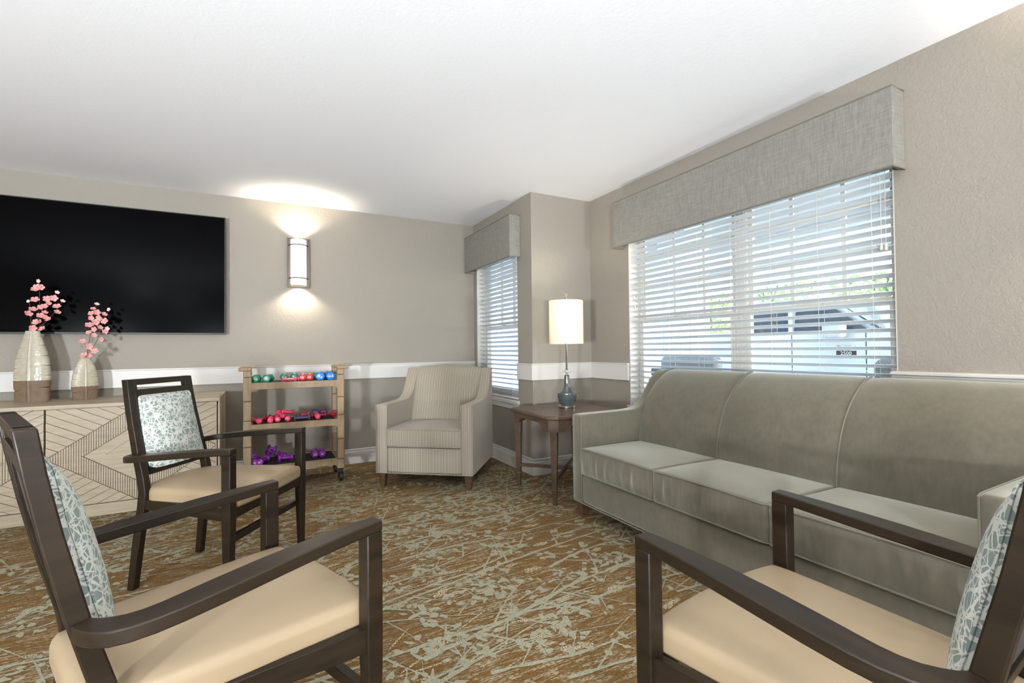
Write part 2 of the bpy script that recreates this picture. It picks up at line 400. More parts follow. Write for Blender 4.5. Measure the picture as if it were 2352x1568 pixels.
# carpet pattern: raised pale branches, leaves and faded patches (geometry on the carpet)
def carpet_pattern():
    A = MB(); B = MB(); rg = random.Random(11); z1, z2 = .0016, .0008
    def inside(p, m=.02):
        x, y = p
        return XL+m < x < X2-m and -.6 < y < YB-m and not (x > X1-m and y > YJ-m)
    def ribbon(mb, pts, w0, w1, z):
        n = len(pts); L = []; Rr = []
        for i, p in enumerate(pts):
            a = pts[max(0, i-1)]; b = pts[min(n-1, i+1)]; d = (b[0]-a[0], b[1]-a[1]); l = math.hypot(*d) or 1
            nx, ny = -d[1]/l, d[0]/l; ww = (w0+(w1-w0)*i/(n-1))*(.5+.95*rg.random())
            L.append((p[0]+nx*ww, p[1]+ny*ww, z)); Rr.append((p[0]-nx*ww, p[1]-ny*ww, z))
        for i in range(n-1):
            if inside(pts[i]) and inside(pts[i+1]):
                zz = z+.0005*rg.random()
                mb.add([(q[0], q[1], zz) for q in (L[i], Rr[i], Rr[i+1], L[i+1])], [(0, 1, 2, 3)])
    def blob(mb, c, a, l, wd, z):
        n = 9; vs = []
        if not inside(c, .09): return
        z += .0005*rg.random()
        for k in range(n):
            t = 2*PI*k/n; r = (.62+.7*rg.random())
            x = math.cos(t)*l*r; y = math.sin(t)*wd*r*(1-.35*math.cos(t))
            vs.append((c[0]+x*math.cos(a)-y*math.sin(a), c[1]+x*math.sin(a)+y*math.cos(a), z))
        mb.add(vs, [tuple(range(n))])
    def branch(p, a, L, w, lev, mb, z):
        n = max(4, int(L/.035)); pts = [p]; ang = a; curv = rg.uniform(-.25, .25)/n
        for i in range(n):
            ang += curv+rg.gauss(0, .045); pts.append((pts[-1][0]+math.cos(ang)*L/n, pts[-1][1]+math.sin(ang)*L/n))
        ribbon(mb, pts, w, w*.35, z)
        if lev < 2:
            for i in range(3, n, rg.choice((4, 5, 6)) if lev == 0 else 4):
                if rg.random() < .8:
                    sgn = rg.choice((-1, 1)); branch(pts[i], ang*.5+a*.5+sgn*rg.uniform(.45, 1.1), L*rg.uniform(.15, .34) if lev == 0 else L*.4, w*.55, lev+1, mb, z)
        if lev >= 1:
            k = rg.randint(3, 7) if lev == 1 else rg.randint(1, 4)
            for _ in range(k):
                q = pts[-1-rg.randint(0, min(3, n-1))]; t = rg.uniform(0, 2*PI); d = rg.uniform(.012, .065)
                blob(mb, (q[0]+math.cos(t)*d, q[1]+math.sin(t)*d), t+rg.gauss(0, .4), rg.uniform(.013, .030), rg.uniform(.007, .015), z)
    # long branches read off the open floor, then the same habit carried on under the furniture
    for pl, w in (([(.40, 2.0), (.72, 2.07), (1.05, 2.136), (1.5, 2.21), (2.02, 2.27)], .009), ([(.5, 1.62), (.9, 1.70), (1.25, 1.80), (1.6, 1.84), (2.0, 1.86)], .011),
                  ([(.3, 2.42), (.7, 2.62), (1.15, 2.72), (1.75, 2.82)], .008), ([(.5, 2.95), (1.0, 2.92), (1.3, 3.05), (1.7, 3.2)], .008)):
        q = smoothpts([(*p, 0) for p in pl], 8); q = [(v.x+rg.gauss(0, .002), v.y+rg.gauss(0, .003)) for v in q]
        ribbon(A, q, w, w*.7, z1)
        for i in range(2, len(q), 3): branch(q[i], rg.choice((-1, 1))*rg.uniform(.5, 1.2)+.15, rg.uniform(.12, .32), w*.6, 1, A, z1)
    y = -.5
    while y < YB:
        x = XL-.3
        while x < X2:
            branch((x+rg.uniform(-.3, .3), y+rg.uniform(-.08, .08)), rg.choice((.12, .22, .05, -.12, .3))+rg.gauss(0, .08), rg.uniform(.7, 1.5), rg.uniform(.005, .0095), 0, A, z1)
            x += rg.uniform(.55, .95)
        y += .25
    for _ in range(1500):  # faded hatched patches and streaks
        p = (rg.uniform(XL, X2), rg.uniform(-.5, YB)); a = .12+rg.gauss(0, .25)
        if rg.random() < .5: blob(B, p, a, rg.uniform(.02, .06), rg.uniform(.01, .022), z2)
        else:
            L = rg.uniform(.08, .3); ribbon(B, [(p[0]+math.cos(a)*L*k/5, p[1]+math.sin(a)*L*k/5) for k in range(6)], .004, .002, z2)
    o = A.build('branch_pattern', 'pile', fl); o['kind'] = 'stuff'
    o = B.build('faded_pattern', 'pile2', fl); o['kind'] = 'stuff'
carpet_pattern()

# windows -----------------------------------------------------------------
def window(name, x, w, muns, mulls):
    """x = room face of wall; w = (y0,y1,z0,z1)"""
    y0, y1, z0, z1 = w; e = sempty(name, (x, y0, z0)); W = y1-y0; Hh = z1-z0; xf = .10
    j = MB(); j.box(.001, xf, 0, .006, 0, Hh).box(.001, xf, W-.006, W, 0, Hh).box(.001, xf, .006, W-.006, Hh-.006, Hh)
    j.build('jamb_liner', 'trim', e)
    MB().box(-.022, xf, -.02, W+.02, -.022, .012).build('window_sill', 'trim', e, bevel=.004)
    MB().box(-.012, 0, -.012, W+.012, -.07, -.022).build('sill_apron', 'trim', e, bevel=.003)
    fr = MB(); b = .038
    fr.box(xf, xf+.05, .006, b, .012, Hh-.006).box(xf, xf+.05, W-b, W-.006, .012, Hh-.006).box(xf, xf+.05, b, W-b, .012, .012+b).box(xf, xf+.05, b, W-b, Hh-.006-b, Hh-.006)
    fr.build('window_frame', 'vinyl', e, bevel=.003)
    bays = []
    edges = [b]+[v for m in mulls for v in m]+[W-b]
    for a, c in zip(edges[::2], edges[1::2]): bays.append((a, c))
    for a, c in mulls:
        mm = MB(); mm.box(xf-.005, xf+.055, a, c, .012+b, Hh-.006-b); k = (c-a)
        mm.box(xf-.010, xf-.005, a+k*.12, a+k*.2, .05, Hh-.05).box(xf-.010, xf-.005, c-k*.2, c-k*.12, .05, Hh-.05).box(xf-.010, xf-.005, a+k*.46, a+k*.54, .05, Hh-.05)
        mm.build('mullion', 'vinyl', e)
    zm = 1.315-z0
    for (a, c), ms in zip(bays, muns):
        lo = MB(); s = .03
        lo.box(xf-.012, xf+.018, a, a+s, .05, zm).box(xf-.012, xf+.018, c-s, c, .05, zm).box(xf-.012, xf+.018, a+s, c-s, .05, .05+s*1.3).box(xf-.012, xf+.018, a+s, c-s, zm-.032, zm)
        lo.build('lower_sash', 'vinyl', e, bevel=.002)
        up = MB(); t_ = Hh-.006-b
        up.box(xf+.02, xf+.045, a, a+s, zm-.02, t_).box(xf+.02, xf+.045, c-s, c, zm-.02, t_).box(xf+.02, xf+.045, a+s, c-s, t_-s, t_).box(xf+.02, xf+.045, a+s, c-s, zm-.02, zm+.012)
        up.build('upper_sash', 'vinyl', e, bevel=.002)
        MB().box(xf-.003, xf+.001, a+s, c-s, .05+s*1.3, zm-.032).build('lower_pane', 'glass', e)
        MB().box(xf+.030, xf+.034, a+s, c-s, zm+.012, t_-s).build('upper_pane', 'glass', e)
        for my in ms: MB().box(xf+.024, xf+.040, my-y0-.011, my-y0+.011, zm+.012, t_-s).build('muntin', 'vinyl', e)
        for mz in (1.585, 1.82): MB().box(xf+.0245, xf+.0395, a+s, c-s, mz-z0-.011, mz-z0+.011).build('muntin', 'vinyl', e)
        MB().box(xf-.012, xf+.004, (a+c)/2-.05, (a+c)/2+.05, zm, zm+.012).build('sash_lock', 'vinyl', e, bevel=.003)
    return e
window('window_1', X1, W1, [[4.05, 4.31]], [])
window('window_2', X2, W2, [[1.409, 1.694], [2.332, 2.607]], [(1.975-1.121, 2.065-1.121)])
def blind(x, w, label, cords, tass):
    y0, y1, z0, z1 = w; e = thing('window_blind', label, 'blind', (x+.045, (y0+y1)/2, z0+.012)); hw = (y1-y0)/2-.012; top = z1-z0-.03
    MB().box(-.028, .028, -hw, hw, top-.045, top).build('headrail', 'slat', e, bevel=.003)
    MB().box(-.025, .025, -hw, hw, .006, .022).build('bottom_rail', 'slat', e, bevel=.004)
    t = math.radians(19); sl = None; dx, dz = .025*math.cos(t), .025*math.sin(t)
    z = .022+.03; me = None
    while z < top-.06:
        if me is None:
            s = MB(); P = []
            for k in range(5):
                u = -1+k*.5; cv = .0018*(1-u*u); P.append((dx*u, -dz*u+cv+.0014))
            for k in range(4, -1, -1):
                u = -1+k*.5; cv = .0018*(1-u*u); P.append((dx*u, -dz*u+cv-.0014))
            s.prism([(p[0], p[1]) for p in P], 'y', -hw, hw); o = s.build('slat', 'slat', e); me = o.data
        else:
            o = bpy.data.objects.new('slat', me); C.objects.link(o); o.parent = e
        o.location = (0, 0, z); z += .0447
    for cy in cords:
        c = MB()
        for sx in (-.027, .027): c.tube([(sx, cy-(y0+y1)/2, .01), (sx, cy-(y0+y1)/2, top-.04)], .0011, 5)
        c.build('ladder_cord', 'cord', e)
    for ty, tz, bz in tass:
        c = MB().tube([(-.034, ty-(y0+y1)/2, top-.02), (-.034, ty-(y0+y1)/2, tz-z0)], .0012, 5); c.build('lift_cord', 'cord', e)
        k = MB().lathe([(.003, 0), (.008, .004), (.0085, .012), (.006, .02), (.008, .03), (.004, .038)], 12, (-.034, ty-(y0+y1)/2))
        k.v = [(a, b, c_+tz-z0-.038) for a, b, c_ in k.v]; k.build('tassel', 'cord', e, smooth=True)
    return e
blind(X1, W1, 'white slatted blind in the narrow window behind the striped armchair', (3.9, 4.2, 4.5), ((4.60, 1.60, 0),))
blind(X2, W2, 'wide white slatted blind in the large window behind the sofa', (1.227, 1.489, 1.761, 2.033, 2.298, 2.561, 2.83), ((1.183, 1.572, 0), (1.163, 1.568, 0), (2.93, 1.5, 0), (2.92, 1.42, 0)))
def valance(label, x, y0, y1):
    e = thing('window_valance', label, 'valance', (x, (y0+y1)/2, 1.91)); h = .375; d = .11; hw = (y1-y0)/2
    MB().box(-d, -d+.016, -hw, hw, 0, h).build('front_panel', 'linen', e, bevel=.002)
    for s in (-1, 1):
        a, b = (-hw, -hw+.016) if s < 0 else (hw-.016, hw)
        MB().box(-d+.016, -.001, a, b, 0, h).build('end_panel', 'linen', e, bevel=.002)
    for z in (.001, h-.001):
        MB().tube([(-.002, -hw, z), (-d, -hw, z), (-d, hw, z), (-.002, hw, z)], .005, 6).build('piping', 'linenc', e, smooth=True)
    return e
valance('grey linen valance over the narrow window', X1, 3.684, 4.725)
valance('long grey linen valance over the large window', X2, 1.074, 3.034)

# ------------------------------------------------------------------ wall sconces, then added fill lamps out of view
def wall_sconce(label, loc, rz):
    e = thing('wall_sconce', label, 'sconce', loc, rz, None)   # local: -y into room, x along wall, z from base
    w_, h = .093, .453
    MB().box(-w_, w_, -.012, 0, 0, h).build('backplate', 'nickel', e, bevel=.002)
    for s in (-1, 1):
        MB().box(min(s*w_, s*(w_-.005)), max(s*w_, s*(w_-.005)), -.03, -.012, 0, h).build('side_flange', 'nickel', e, bevel=.001)
    n = 14; m = MB(); pr = []
    for k in range(n+1):
        a = PI*k/n; pr.append((-.066*math.cos(a), -.014-.072*math.sin(a)))
    pts = pr+[(p[0]*.95, -.014+(p[1]+.014)*.95) for p in reversed(pr)]
    m.prism(pts, 'z', .018, h-.018); m.build('glass_shade', 'sconceglass', e, smooth=True)
    for z in (.08, h-.07):
        MB().tube([(-.078*math.cos(PI*k/12), -.016-.078*math.sin(PI*k/12), z) for k in range(13)], .005, 8).build('cross_bar', 'nickel', e, smooth=True)
    for s in (-1, 1):
        MB().ico((s*.066, -.018, .022), .006, 2).build('bolt', 'nickel', e, smooth=True)
    for z, up, pw in ((h-.03, 1, 9), (.03, -1, 7)):
        L = bpy.data.lights.new('sconce_bulb', 'SPOT'); L.energy = pw*2.6; L.color = (1, .86, .68); L.spot_size = math.radians(140); L.spot_blend = .6; L.shadow_soft_size = .03
        o = bpy.data.objects.new('sconce_bulb', L); C.objects.link(o); o.parent = e; o.location = (0, -.055, z+up*.035)
        o.rotation_euler = (PI if up > 0 else 0, 0, 0)
    return e
wall_sconce('lit nickel framed wall sconce on the greige wall right of the television', (.302, YB, 1.67), 0)
wall_sconce('lit nickel framed wall sconce left of the television', (-2.75, YB, 1.67), 0)
wall_sconce('lit nickel framed wall sconce on the wall beside the large window', (X2, .30, 1.67), -PI/2)
def fill_pendant(x, y, lab, pw=55):  # added fill light, hung out of view to brighten the room evenly
    e = thing('fill_ceiling_light', lab, 'added fill light', (x, y, H))
    MB().lathe([(.07, -.02), (.07, 0)], 24).build('canopy', 'nickel', e, smooth=True)
    MB().tube([(0, 0, -.02), (0, 0, -.12)], .01, 8).build('stem', 'nickel', e)
    MB().lathe([(.001, -.30), (.08, -.285), (.15, -.25), (.19, -.19), (.2, -.13), (.19, -.125), (.001, -.12)], 32).build('glass_bowl', MT['bowl'], e, smooth=True)
    for dz, k in ((-.32, .26), (-.10, .16)):
        L = bpy.data.lights.new('fill_ceiling_bulb', 'AREA'); L.shape = 'DISK'; L.size = .38; L.energy = pw*k; L.color = (.93, .965, 1.0)
        o = bpy.data.objects.new('fill_ceiling_bulb', L); C.objects.link(o); o.parent = e; o.location = (0, 0, dz)
        if dz > -.2: o.rotation_euler = (PI, 0, 0)
MT['bowl'] = emis('fill_light_opal_glass', (255, 248, 236), 2.0)  # glow of the added ceiling fill lights
FILL_PEND = [(-1.7, -.2), (.2, -.5), (-1.4, -2.2), (1.3, -2.0)]
for i, (x, y) in enumerate(FILL_PEND):
    fill_pendant(x, y, ('added opal bowl fill light over the left side of the room', 'added opal bowl fill light nearest the sofa', 'added opal bowl fill light at the rear left of the room', 'added opal bowl fill light at the rear right of the room')[i])

def fill_torchiere(x, y, aim, lab, pw):  # added fill lamp behind the camera, lifts the far ceiling
    e = thing('fill_floor_lamp', lab, 'added fill lamp', (x, y, 0))
    MB().lathe([(.14, .001), (.14, .015), (.02, .03)], 32).build('base', 'nickel', e, smooth=40)
    MB().tube([(0, 0, .025), (0, 0, .72)], .012, 12).build('pole', 'nickel', e, smooth=True)
    MB().lathe([(.02, .71), (.09, .76), (.15, .83), (.145, .83), (.085, .77), (.02, .725)], 32).build('shade', 'nickel', e, smooth=40)
    L = bpy.data.lights.new('uplight', 'SPOT'); L.energy = pw; L.color = (.90, .95, 1.0); L.spot_size = math.radians(110); L.spot_blend = 1.0; L.shadow_soft_size = .14
    o = bpy.data.objects.new('uplight', L); C.objects.link(o); o.parent = e; o.location = (0, 0, .85)
    o.rotation_euler = (Vector(aim)-Vector((x, y, .85))).to_track_quat('-Z', 'Y').to_euler()
fill_torchiere(-2.6, -1.6, (.2, 3.6, 3.3), 'added nickel fill uplight by the left wall', 1300)
fill_torchiere(-.8, -2.4, (.6, 3.6, 3.3), 'added nickel fill uplight behind the near left chair', 800)
fill_torchiere(2.0, -2.2, (1.6, 3.6, 3.3), 'added nickel fill uplight behind the sofa end', 330)

# ------------------------------------------------------------------ television
e = thing('television', 'large black wall mounted flat screen television above the sideboard', 'television', (-1.155, YB, 1.233))
tw, th = .885, .997
MB().box(-tw, tw, -.075, -.045, 0, th).build('housing', 'tvb', e, bevel=.003)
MB().box(-tw+.008, tw-.008, -.0765, -.0752, .012, th-.008).build('screen', 'tv', e)
MB().box(-.3, .3, -.045, -.003, .3, .7).build('wall_bracket', 'tvb', e)

# ------------------------------------------------------------------ sideboard
def clip(poly, a, b, c):  # keep a*x+b*y<=c
    out = []
    for i in range(len(poly)):
        p, q = poly[i], poly[(i+1) % len(poly)]; dp = a*p[0]+b*p[1]-c; dq = a*q[0]+b*q[1]-c
        if dp <= 0: out.append(p)
        if dp*dq < 0: t = dp/(dp-dq); out.append((p[0]+(q[0]-p[0])*t, p[1]+(q[1]-p[1])*t))
    return out
def area(p): return abs(sum(p[i][0]*p[(i+1) % len(p)][1]-p[(i+1) % len(p)][0]*p[i][1] for i in range(len(p))))/2
def sideboard():
    xr = -.272; W = 1.94; yf = 4.10
    e = thing('sideboard', 'whitewashed wooden sideboard with carved diamond doors under the television', 'sideboard', (xr-W/2, yf, 0))
    hw = W/2; D = YB-.018-yf
    MB().box(-hw+.012, hw-.006, .03, D, .082, .724).build('carcass', 'whwood', e)
    MB().box(-hw, hw, -.016, D, .724, .75).build('top', 'whwood', e, bevel=.003)
    MB().box(-hw+.006, hw-.004, -.006, D, 0, .078).build('plinth', 'whwood', e, bevel=.003)
    MB().box(hw-.014, hw-.002, .002, D, .08, .724).build('side_panel', 'whwood', e, bevel=.002)
    dw = .47; hh = .3205; zc = .402
    for cx in (hw-.02-.47, hw-.02-.47-.946):
        d = MB().box(-dw, dw, .010, .030, -hh, hh).build('door', 'glaze', e, loc=(cx, 0, zc))
        for sx in (-1, 1):
            for sz in (-1, 1):
                tri = [(-dw+.002, .004), (-dw+.002, hh-.001), (-.006, hh-.001)]
                s = -.52; k = -12
                for k in range(-2, 14):
                    c0 = hh+.24 - k*.054; c1 = c0-.0505   # z - s*(x+dw) between c1 and c0
                    p = clip(tri, -s, 1, c0+s*dw); p = clip(p, s, -1, -(c1+s*dw)) if p else p
                    if len(p) > 2 and area(p) > 4e-5:
                        q = [(x*-sx if sx > 0 else x, z*sz) for x, z in p]
                        y_ = .0+.0015*((k*7) % 3)
                        MB().prism(q, 'y', y_, .0101).build('plank', 'whwood', d)
        o1, o2 = 1.0, .60
        reed = MB(); pitch = .0127
        n = int(dw/pitch)+1
        for i in range(-n, n):
            x0, x1 = i*pitch+.0014, (i+1)*pitch-.0014
            for sz in (-1, 1):
                def zo(x): return hh*max(0, 1-abs(x)/dw)-.003
                def zi(x): return hh*max(0, .60-abs(x)/dw)+.003 if abs(x) < .6*dw else 0.0
                a0, a1, b0, b1 = zi(x0), zi(x1), zo(x0), zo(x1)
                if b0 <= a0+.001 and b1 <= a1+.001: continue
                b0 = max(b0, a0+.0005); b1 = max(b1, a1+.0005)
                reed.prism([(x0, sz*a0), (x1, sz*a1), (x1, sz*b1), (x0, sz*b0)], 'y', -.001, .0102)
        r = reed.build('reeded_band', 'whwood', d); r['kind'] = 'stuff'
        k1, k2 = .595, .36
        MB().prism([(-dw*k1, 0), (0, -hh*k1), (dw*k1, 0), (0, hh*k1)], 'y', .005, .0101).build('diamond_panel', 'whwood', d)
        MB().loft([[(-dw*k, y, 0), (0, y, -hh*k), (dw*k, y, 0), (0, y, hh*k)] for k, y in ((k2, .005), (k2*.97, -.006))]).build('raised_diamond', 'whwood', d)
sideboard()

# ------------------------------------------------------------------ vases and blossom
def vase(label, loc, rz, h, hwid, dep, taper):
    e = thing('leaf_vase', label, 'vase', loc, rz)
    nu, nv = 144, 150; zs = .30*h
    def outline(t, side):
        b = lerp([(0, .90), (.12, .93), (.3, 1.0), (.45, .97), (.6, .88), (.75, .72), (.9, .50), (1, .30)] if taper else [(0, .95), (.15, .97), (.35, 1), (.6, .9), (.8, .66), (1, .38)], t)
        notch = 0
        for c, a in ((.16, .07), (.33, .04), (.47, .06), (.61, .05), (.76, .05), (.88, .04)):
            c2 = c+(.04 if side > 0 else 0); notch += a*math.exp(-((t-c2)/.012)**2)
        return b*(1-notch)
    def ring(t):
        R = []
        for k in range(nu):
            a = 2*PI*k/nu; ca, sa = math.cos(a), math.sin(a)
            x = math.copysign(abs(ca)**.9, ca); side = 1 if ca > 0 else -1
            hwz = hwid*outline(t, side); d = dep*lerp([(0, .8), (.3, 1), (.7, .8), (1, .38)], t)
            y = math.copysign(abs(sa)**.8, sa)*d
            xx = abs(x); rid = math.sin((t*h-.32*xx*hwid)*2*PI/.0062*1.0) if not taper else math.sin((t*h-.28*xx*hwid)*2*PI/.0085)
            amp = .0011*min(1, xx*6)*(1 if t > .3 else 1.5)
            for c in (.2, .42, .58, .74):
                if abs((t-.05*0)-(c-.1*(1-xx))) < .01: amp -= .003*(xx > .35)
            mid = .004*math.exp(-(x/.05)**2)
            k2 = 1 + (rid*amp+mid)/max(.02, dep)
            R.append((x*hwz, y*k2+(0), t*h))
        return R
    rings = [ring(i/nv) for i in range(nv+1)]
    cut = int(.3*nv)
    MB().loft(rings[:cut+1], False).add([(0, 0, .0005)], []).build('unglazed_foot', 'vasebot', e, smooth=60)
    up = MB().loft(rings[cut:], False)
    top = rings[-1]; n = nu
    up.add([p for p in top]+[(p[0]*.7, p[1]*.7, p[2]-.001) for p in top]+[(p[0]*.7, p[1]*.7, p[2]-.05) for p in top]+[(0, 0, h-.05)],
           [(i, (i+1) % n, n+(i+1) % n, n+i) for i in range(n)]+[(n+i, n+(i+1) % n, 2*n+(i+1) % n, 2*n+i) for i in range(n)]+[(2*n+i, 2*n+(i+1) % n, 3*n) for i in range(n)])
    up.build('glazed_body', 'vasetop', e, smooth=60)
    return e
def blossom(label, base, targets, extra, seed):
    """targets: world points of flowers; stems run from the vase mouth"""
    rg = random.Random(seed); e = thing('blossom_spray', label, 'artificial flowers', base)
    b = Vector(base); tw = MB()
    for i, br in enumerate(extra):
        pts = smoothpts([Vector((rg.uniform(-.006, .006), 0, -.045))]+[Vector(p)-b for p in br], 4); n = len(pts)
        tw.tube(pts, [.0022-.0012*k/n for k in range(n)], 6)
    def near(p):
        best = min((Vector(q) for br in extra for q in br), key=lambda q: (q-p).length); return best
    mesh = {}
    for key, m in (('a', 'petal'), ('b', 'petalw')):
        f = MB()
        for k in range(5):
            a = 2*PI*k/5
            ring = [(.0, 0, 0), (.007, -.0065, .002), (.014, -.006, .005), (.0165, 0, .0045), (.014, .006, .005), (.007, .0065, .002)]
            f.add([(x*math.cos(a)-y*math.sin(a), x*math.sin(a)+y*math.cos(a), z+.0004*k) for x, y, z in ring], [(0, 1, 2, 3, 4, 5)])
        f.ico((0, 0, .002), .0025, 1); mesh[key] = (f, m)
    dat = {}
    for t in targets:
        p = Vector(t[:3])-b; key = 'b' if len(t) > 3 else 'a'; q = near(Vector(t[:3]))-b
        if (p-q).length > .004: tw.tube([q, (p+q)/2+Vector((0, 0, -.003)), p], .0009, 5)
        if key not in dat:
            o = mesh[key][0].build('flower', mesh[key][1], e); dat[key] = o.data
        else: o = bpy.data.objects.new('flower', dat[key]); C.objects.link(o); o.parent = e
        o.location = p; sc = rg.uniform(1.1, 1.6)*(.65 if key == 'b' else 1); o.scale = (sc,)*3
        d = Vector((rg.uniform(-.5, .7), -.8, rg.uniform(-.1, .9))); o.rotation_euler = d.to_track_quat('Z', 'Y').to_euler()
    tw.build('stem', 'twig', e, smooth=True)
    lf = MB().add([(0, 0, 0), (.008, .006, .002), (.018, .006, 0), (.028, 0, -.003), (.018, -.006, 0), (.008, -.006, .002)], [(0, 1, 2, 3, 4, 5)])
    ld = None
    for k in range(4):
        if ld is None: o = lf.build('leaf', 'leaf', e); ld = o.data
        else: o = bpy.data.objects.new('leaf', ld); C.objects.link(o); o.parent = e
        o.location = (rg.uniform(-.02, .02), -.004, .004+.03*k*rg.random()); o.rotation_euler = (rg.uniform(-.6, .6), rg.uniform(-1.2, -.2), rg.uniform(0, 6.28))
    return e
vase('tall leaf shaped vase with ivory top and brown base on the left of the sideboard', (-1.427, 4.525, .7505), math.radians(-8), .497, .101, .052, False)
vase('shorter leaf shaped vase with ivory top and brown base right of the tall one', (-1.146, 4.53, .7505), math.radians(24), .318, .076, .045, True)
blossom('spray of pink blossom in the tall leaf shaped vase', (-1.425, 4.52, 1.252), [(-1.387, 4.496, 1.6, 1), (-1.395, 4.496, 1.555), (-1.406, 4.496, 1.537), (-1.378, 4.496, 1.556), (-1.292, 4.496, 1.523, 1), (-1.309, 4.496, 1.482), (-1.345, 4.496, 1.474), (-1.338, 4.496, 1.445), (-1.262, 4.496, 1.462, 1), (-1.291, 4.496, 1.421), (-1.29, 4.496, 1.381), (-1.44, 4.496, 1.455, 1), (-1.406, 4.496, 1.465), (-1.377, 4.496, 1.414), (-1.358, 4.496, 1.421), (-1.418, 4.496, 1.396), (-1.442, 4.496, 1.366), (-1.357, 4.496, 1.377), (-1.377, 4.496, 1.353), (-1.353, 4.496, 1.341), (-1.336, 4.496, 1.327), (-1.39, 4.496, 1.305), (-1.401, 4.496, 1.311), (-1.42, 4.496, 1.267), (-1.368, 4.496, 1.261)], [[(-1.421, 4.52, 1.259), (-1.402, 4.52, 1.318), (-1.392, 4.52, 1.425), (-1.392, 4.52, 1.543), (-1.394, 4.52, 1.597)], [(-1.421, 4.52, 1.259), (-1.402, 4.52, 1.318), (-1.36, 4.52, 1.396), (-1.325, 4.52, 1.481), (-1.301, 4.52, 1.521)], [(-1.408, 4.52, 1.259), (-1.373, 4.52, 1.295), (-1.329, 4.52, 1.355), (-1.298, 4.52, 1.404), (-1.271, 4.52, 1.459)], [(-1.43, 4.52, 1.259), (-1.436, 4.52, 1.317), (-1.438, 4.52, 1.388), (-1.445, 4.52, 1.452)]], 3)
blossom('spray of pink blossom in the shorter leaf shaped vase', (-1.132, 4.52, 1.063), [(-1.072, 4.496, 1.446, 1), (-1.092, 4.496, 1.411), (-1.073, 4.496, 1.387), (-1.101, 4.496, 1.377), (-1.001, 4.496, 1.41, 1), (-1.03, 4.496, 1.373), (-1.106, 4.496, 1.344), (-1.056, 4.496, 1.345), (-1.025, 4.496, 1.324), (-1.082, 4.496, 1.313), (-1.115, 4.496, 1.29), (-1.054, 4.496, 1.274), (-1.014, 4.496, 1.267, 1), (-1.084, 4.496, 1.261), (-1.117, 4.496, 1.236), (-1.087, 4.496, 1.218), (-1.027, 4.496, 1.243), (-1.15, 4.496, 1.172), (-1.049, 4.496, 1.188), (-1.117, 4.496, 1.136), (-1.082, 4.496, 1.099), (-1.107, 4.496, 1.069), (-1.142, 4.496, 1.069)], [[(-1.127, 4.52, 1.063), (-1.123, 4.52, 1.158), (-1.104, 4.52, 1.274), (-1.091, 4.52, 1.386), (-1.078, 4.52, 1.445)], [(-1.123, 4.52, 1.063), (-1.104, 4.52, 1.114), (-1.066, 4.52, 1.213), (-1.038, 4.52, 1.337), (-1.009, 4.52, 1.406)], [(-1.13, 4.52, 1.063), (-1.132, 4.52, 1.115), (-1.149, 4.52, 1.164)]], 5)


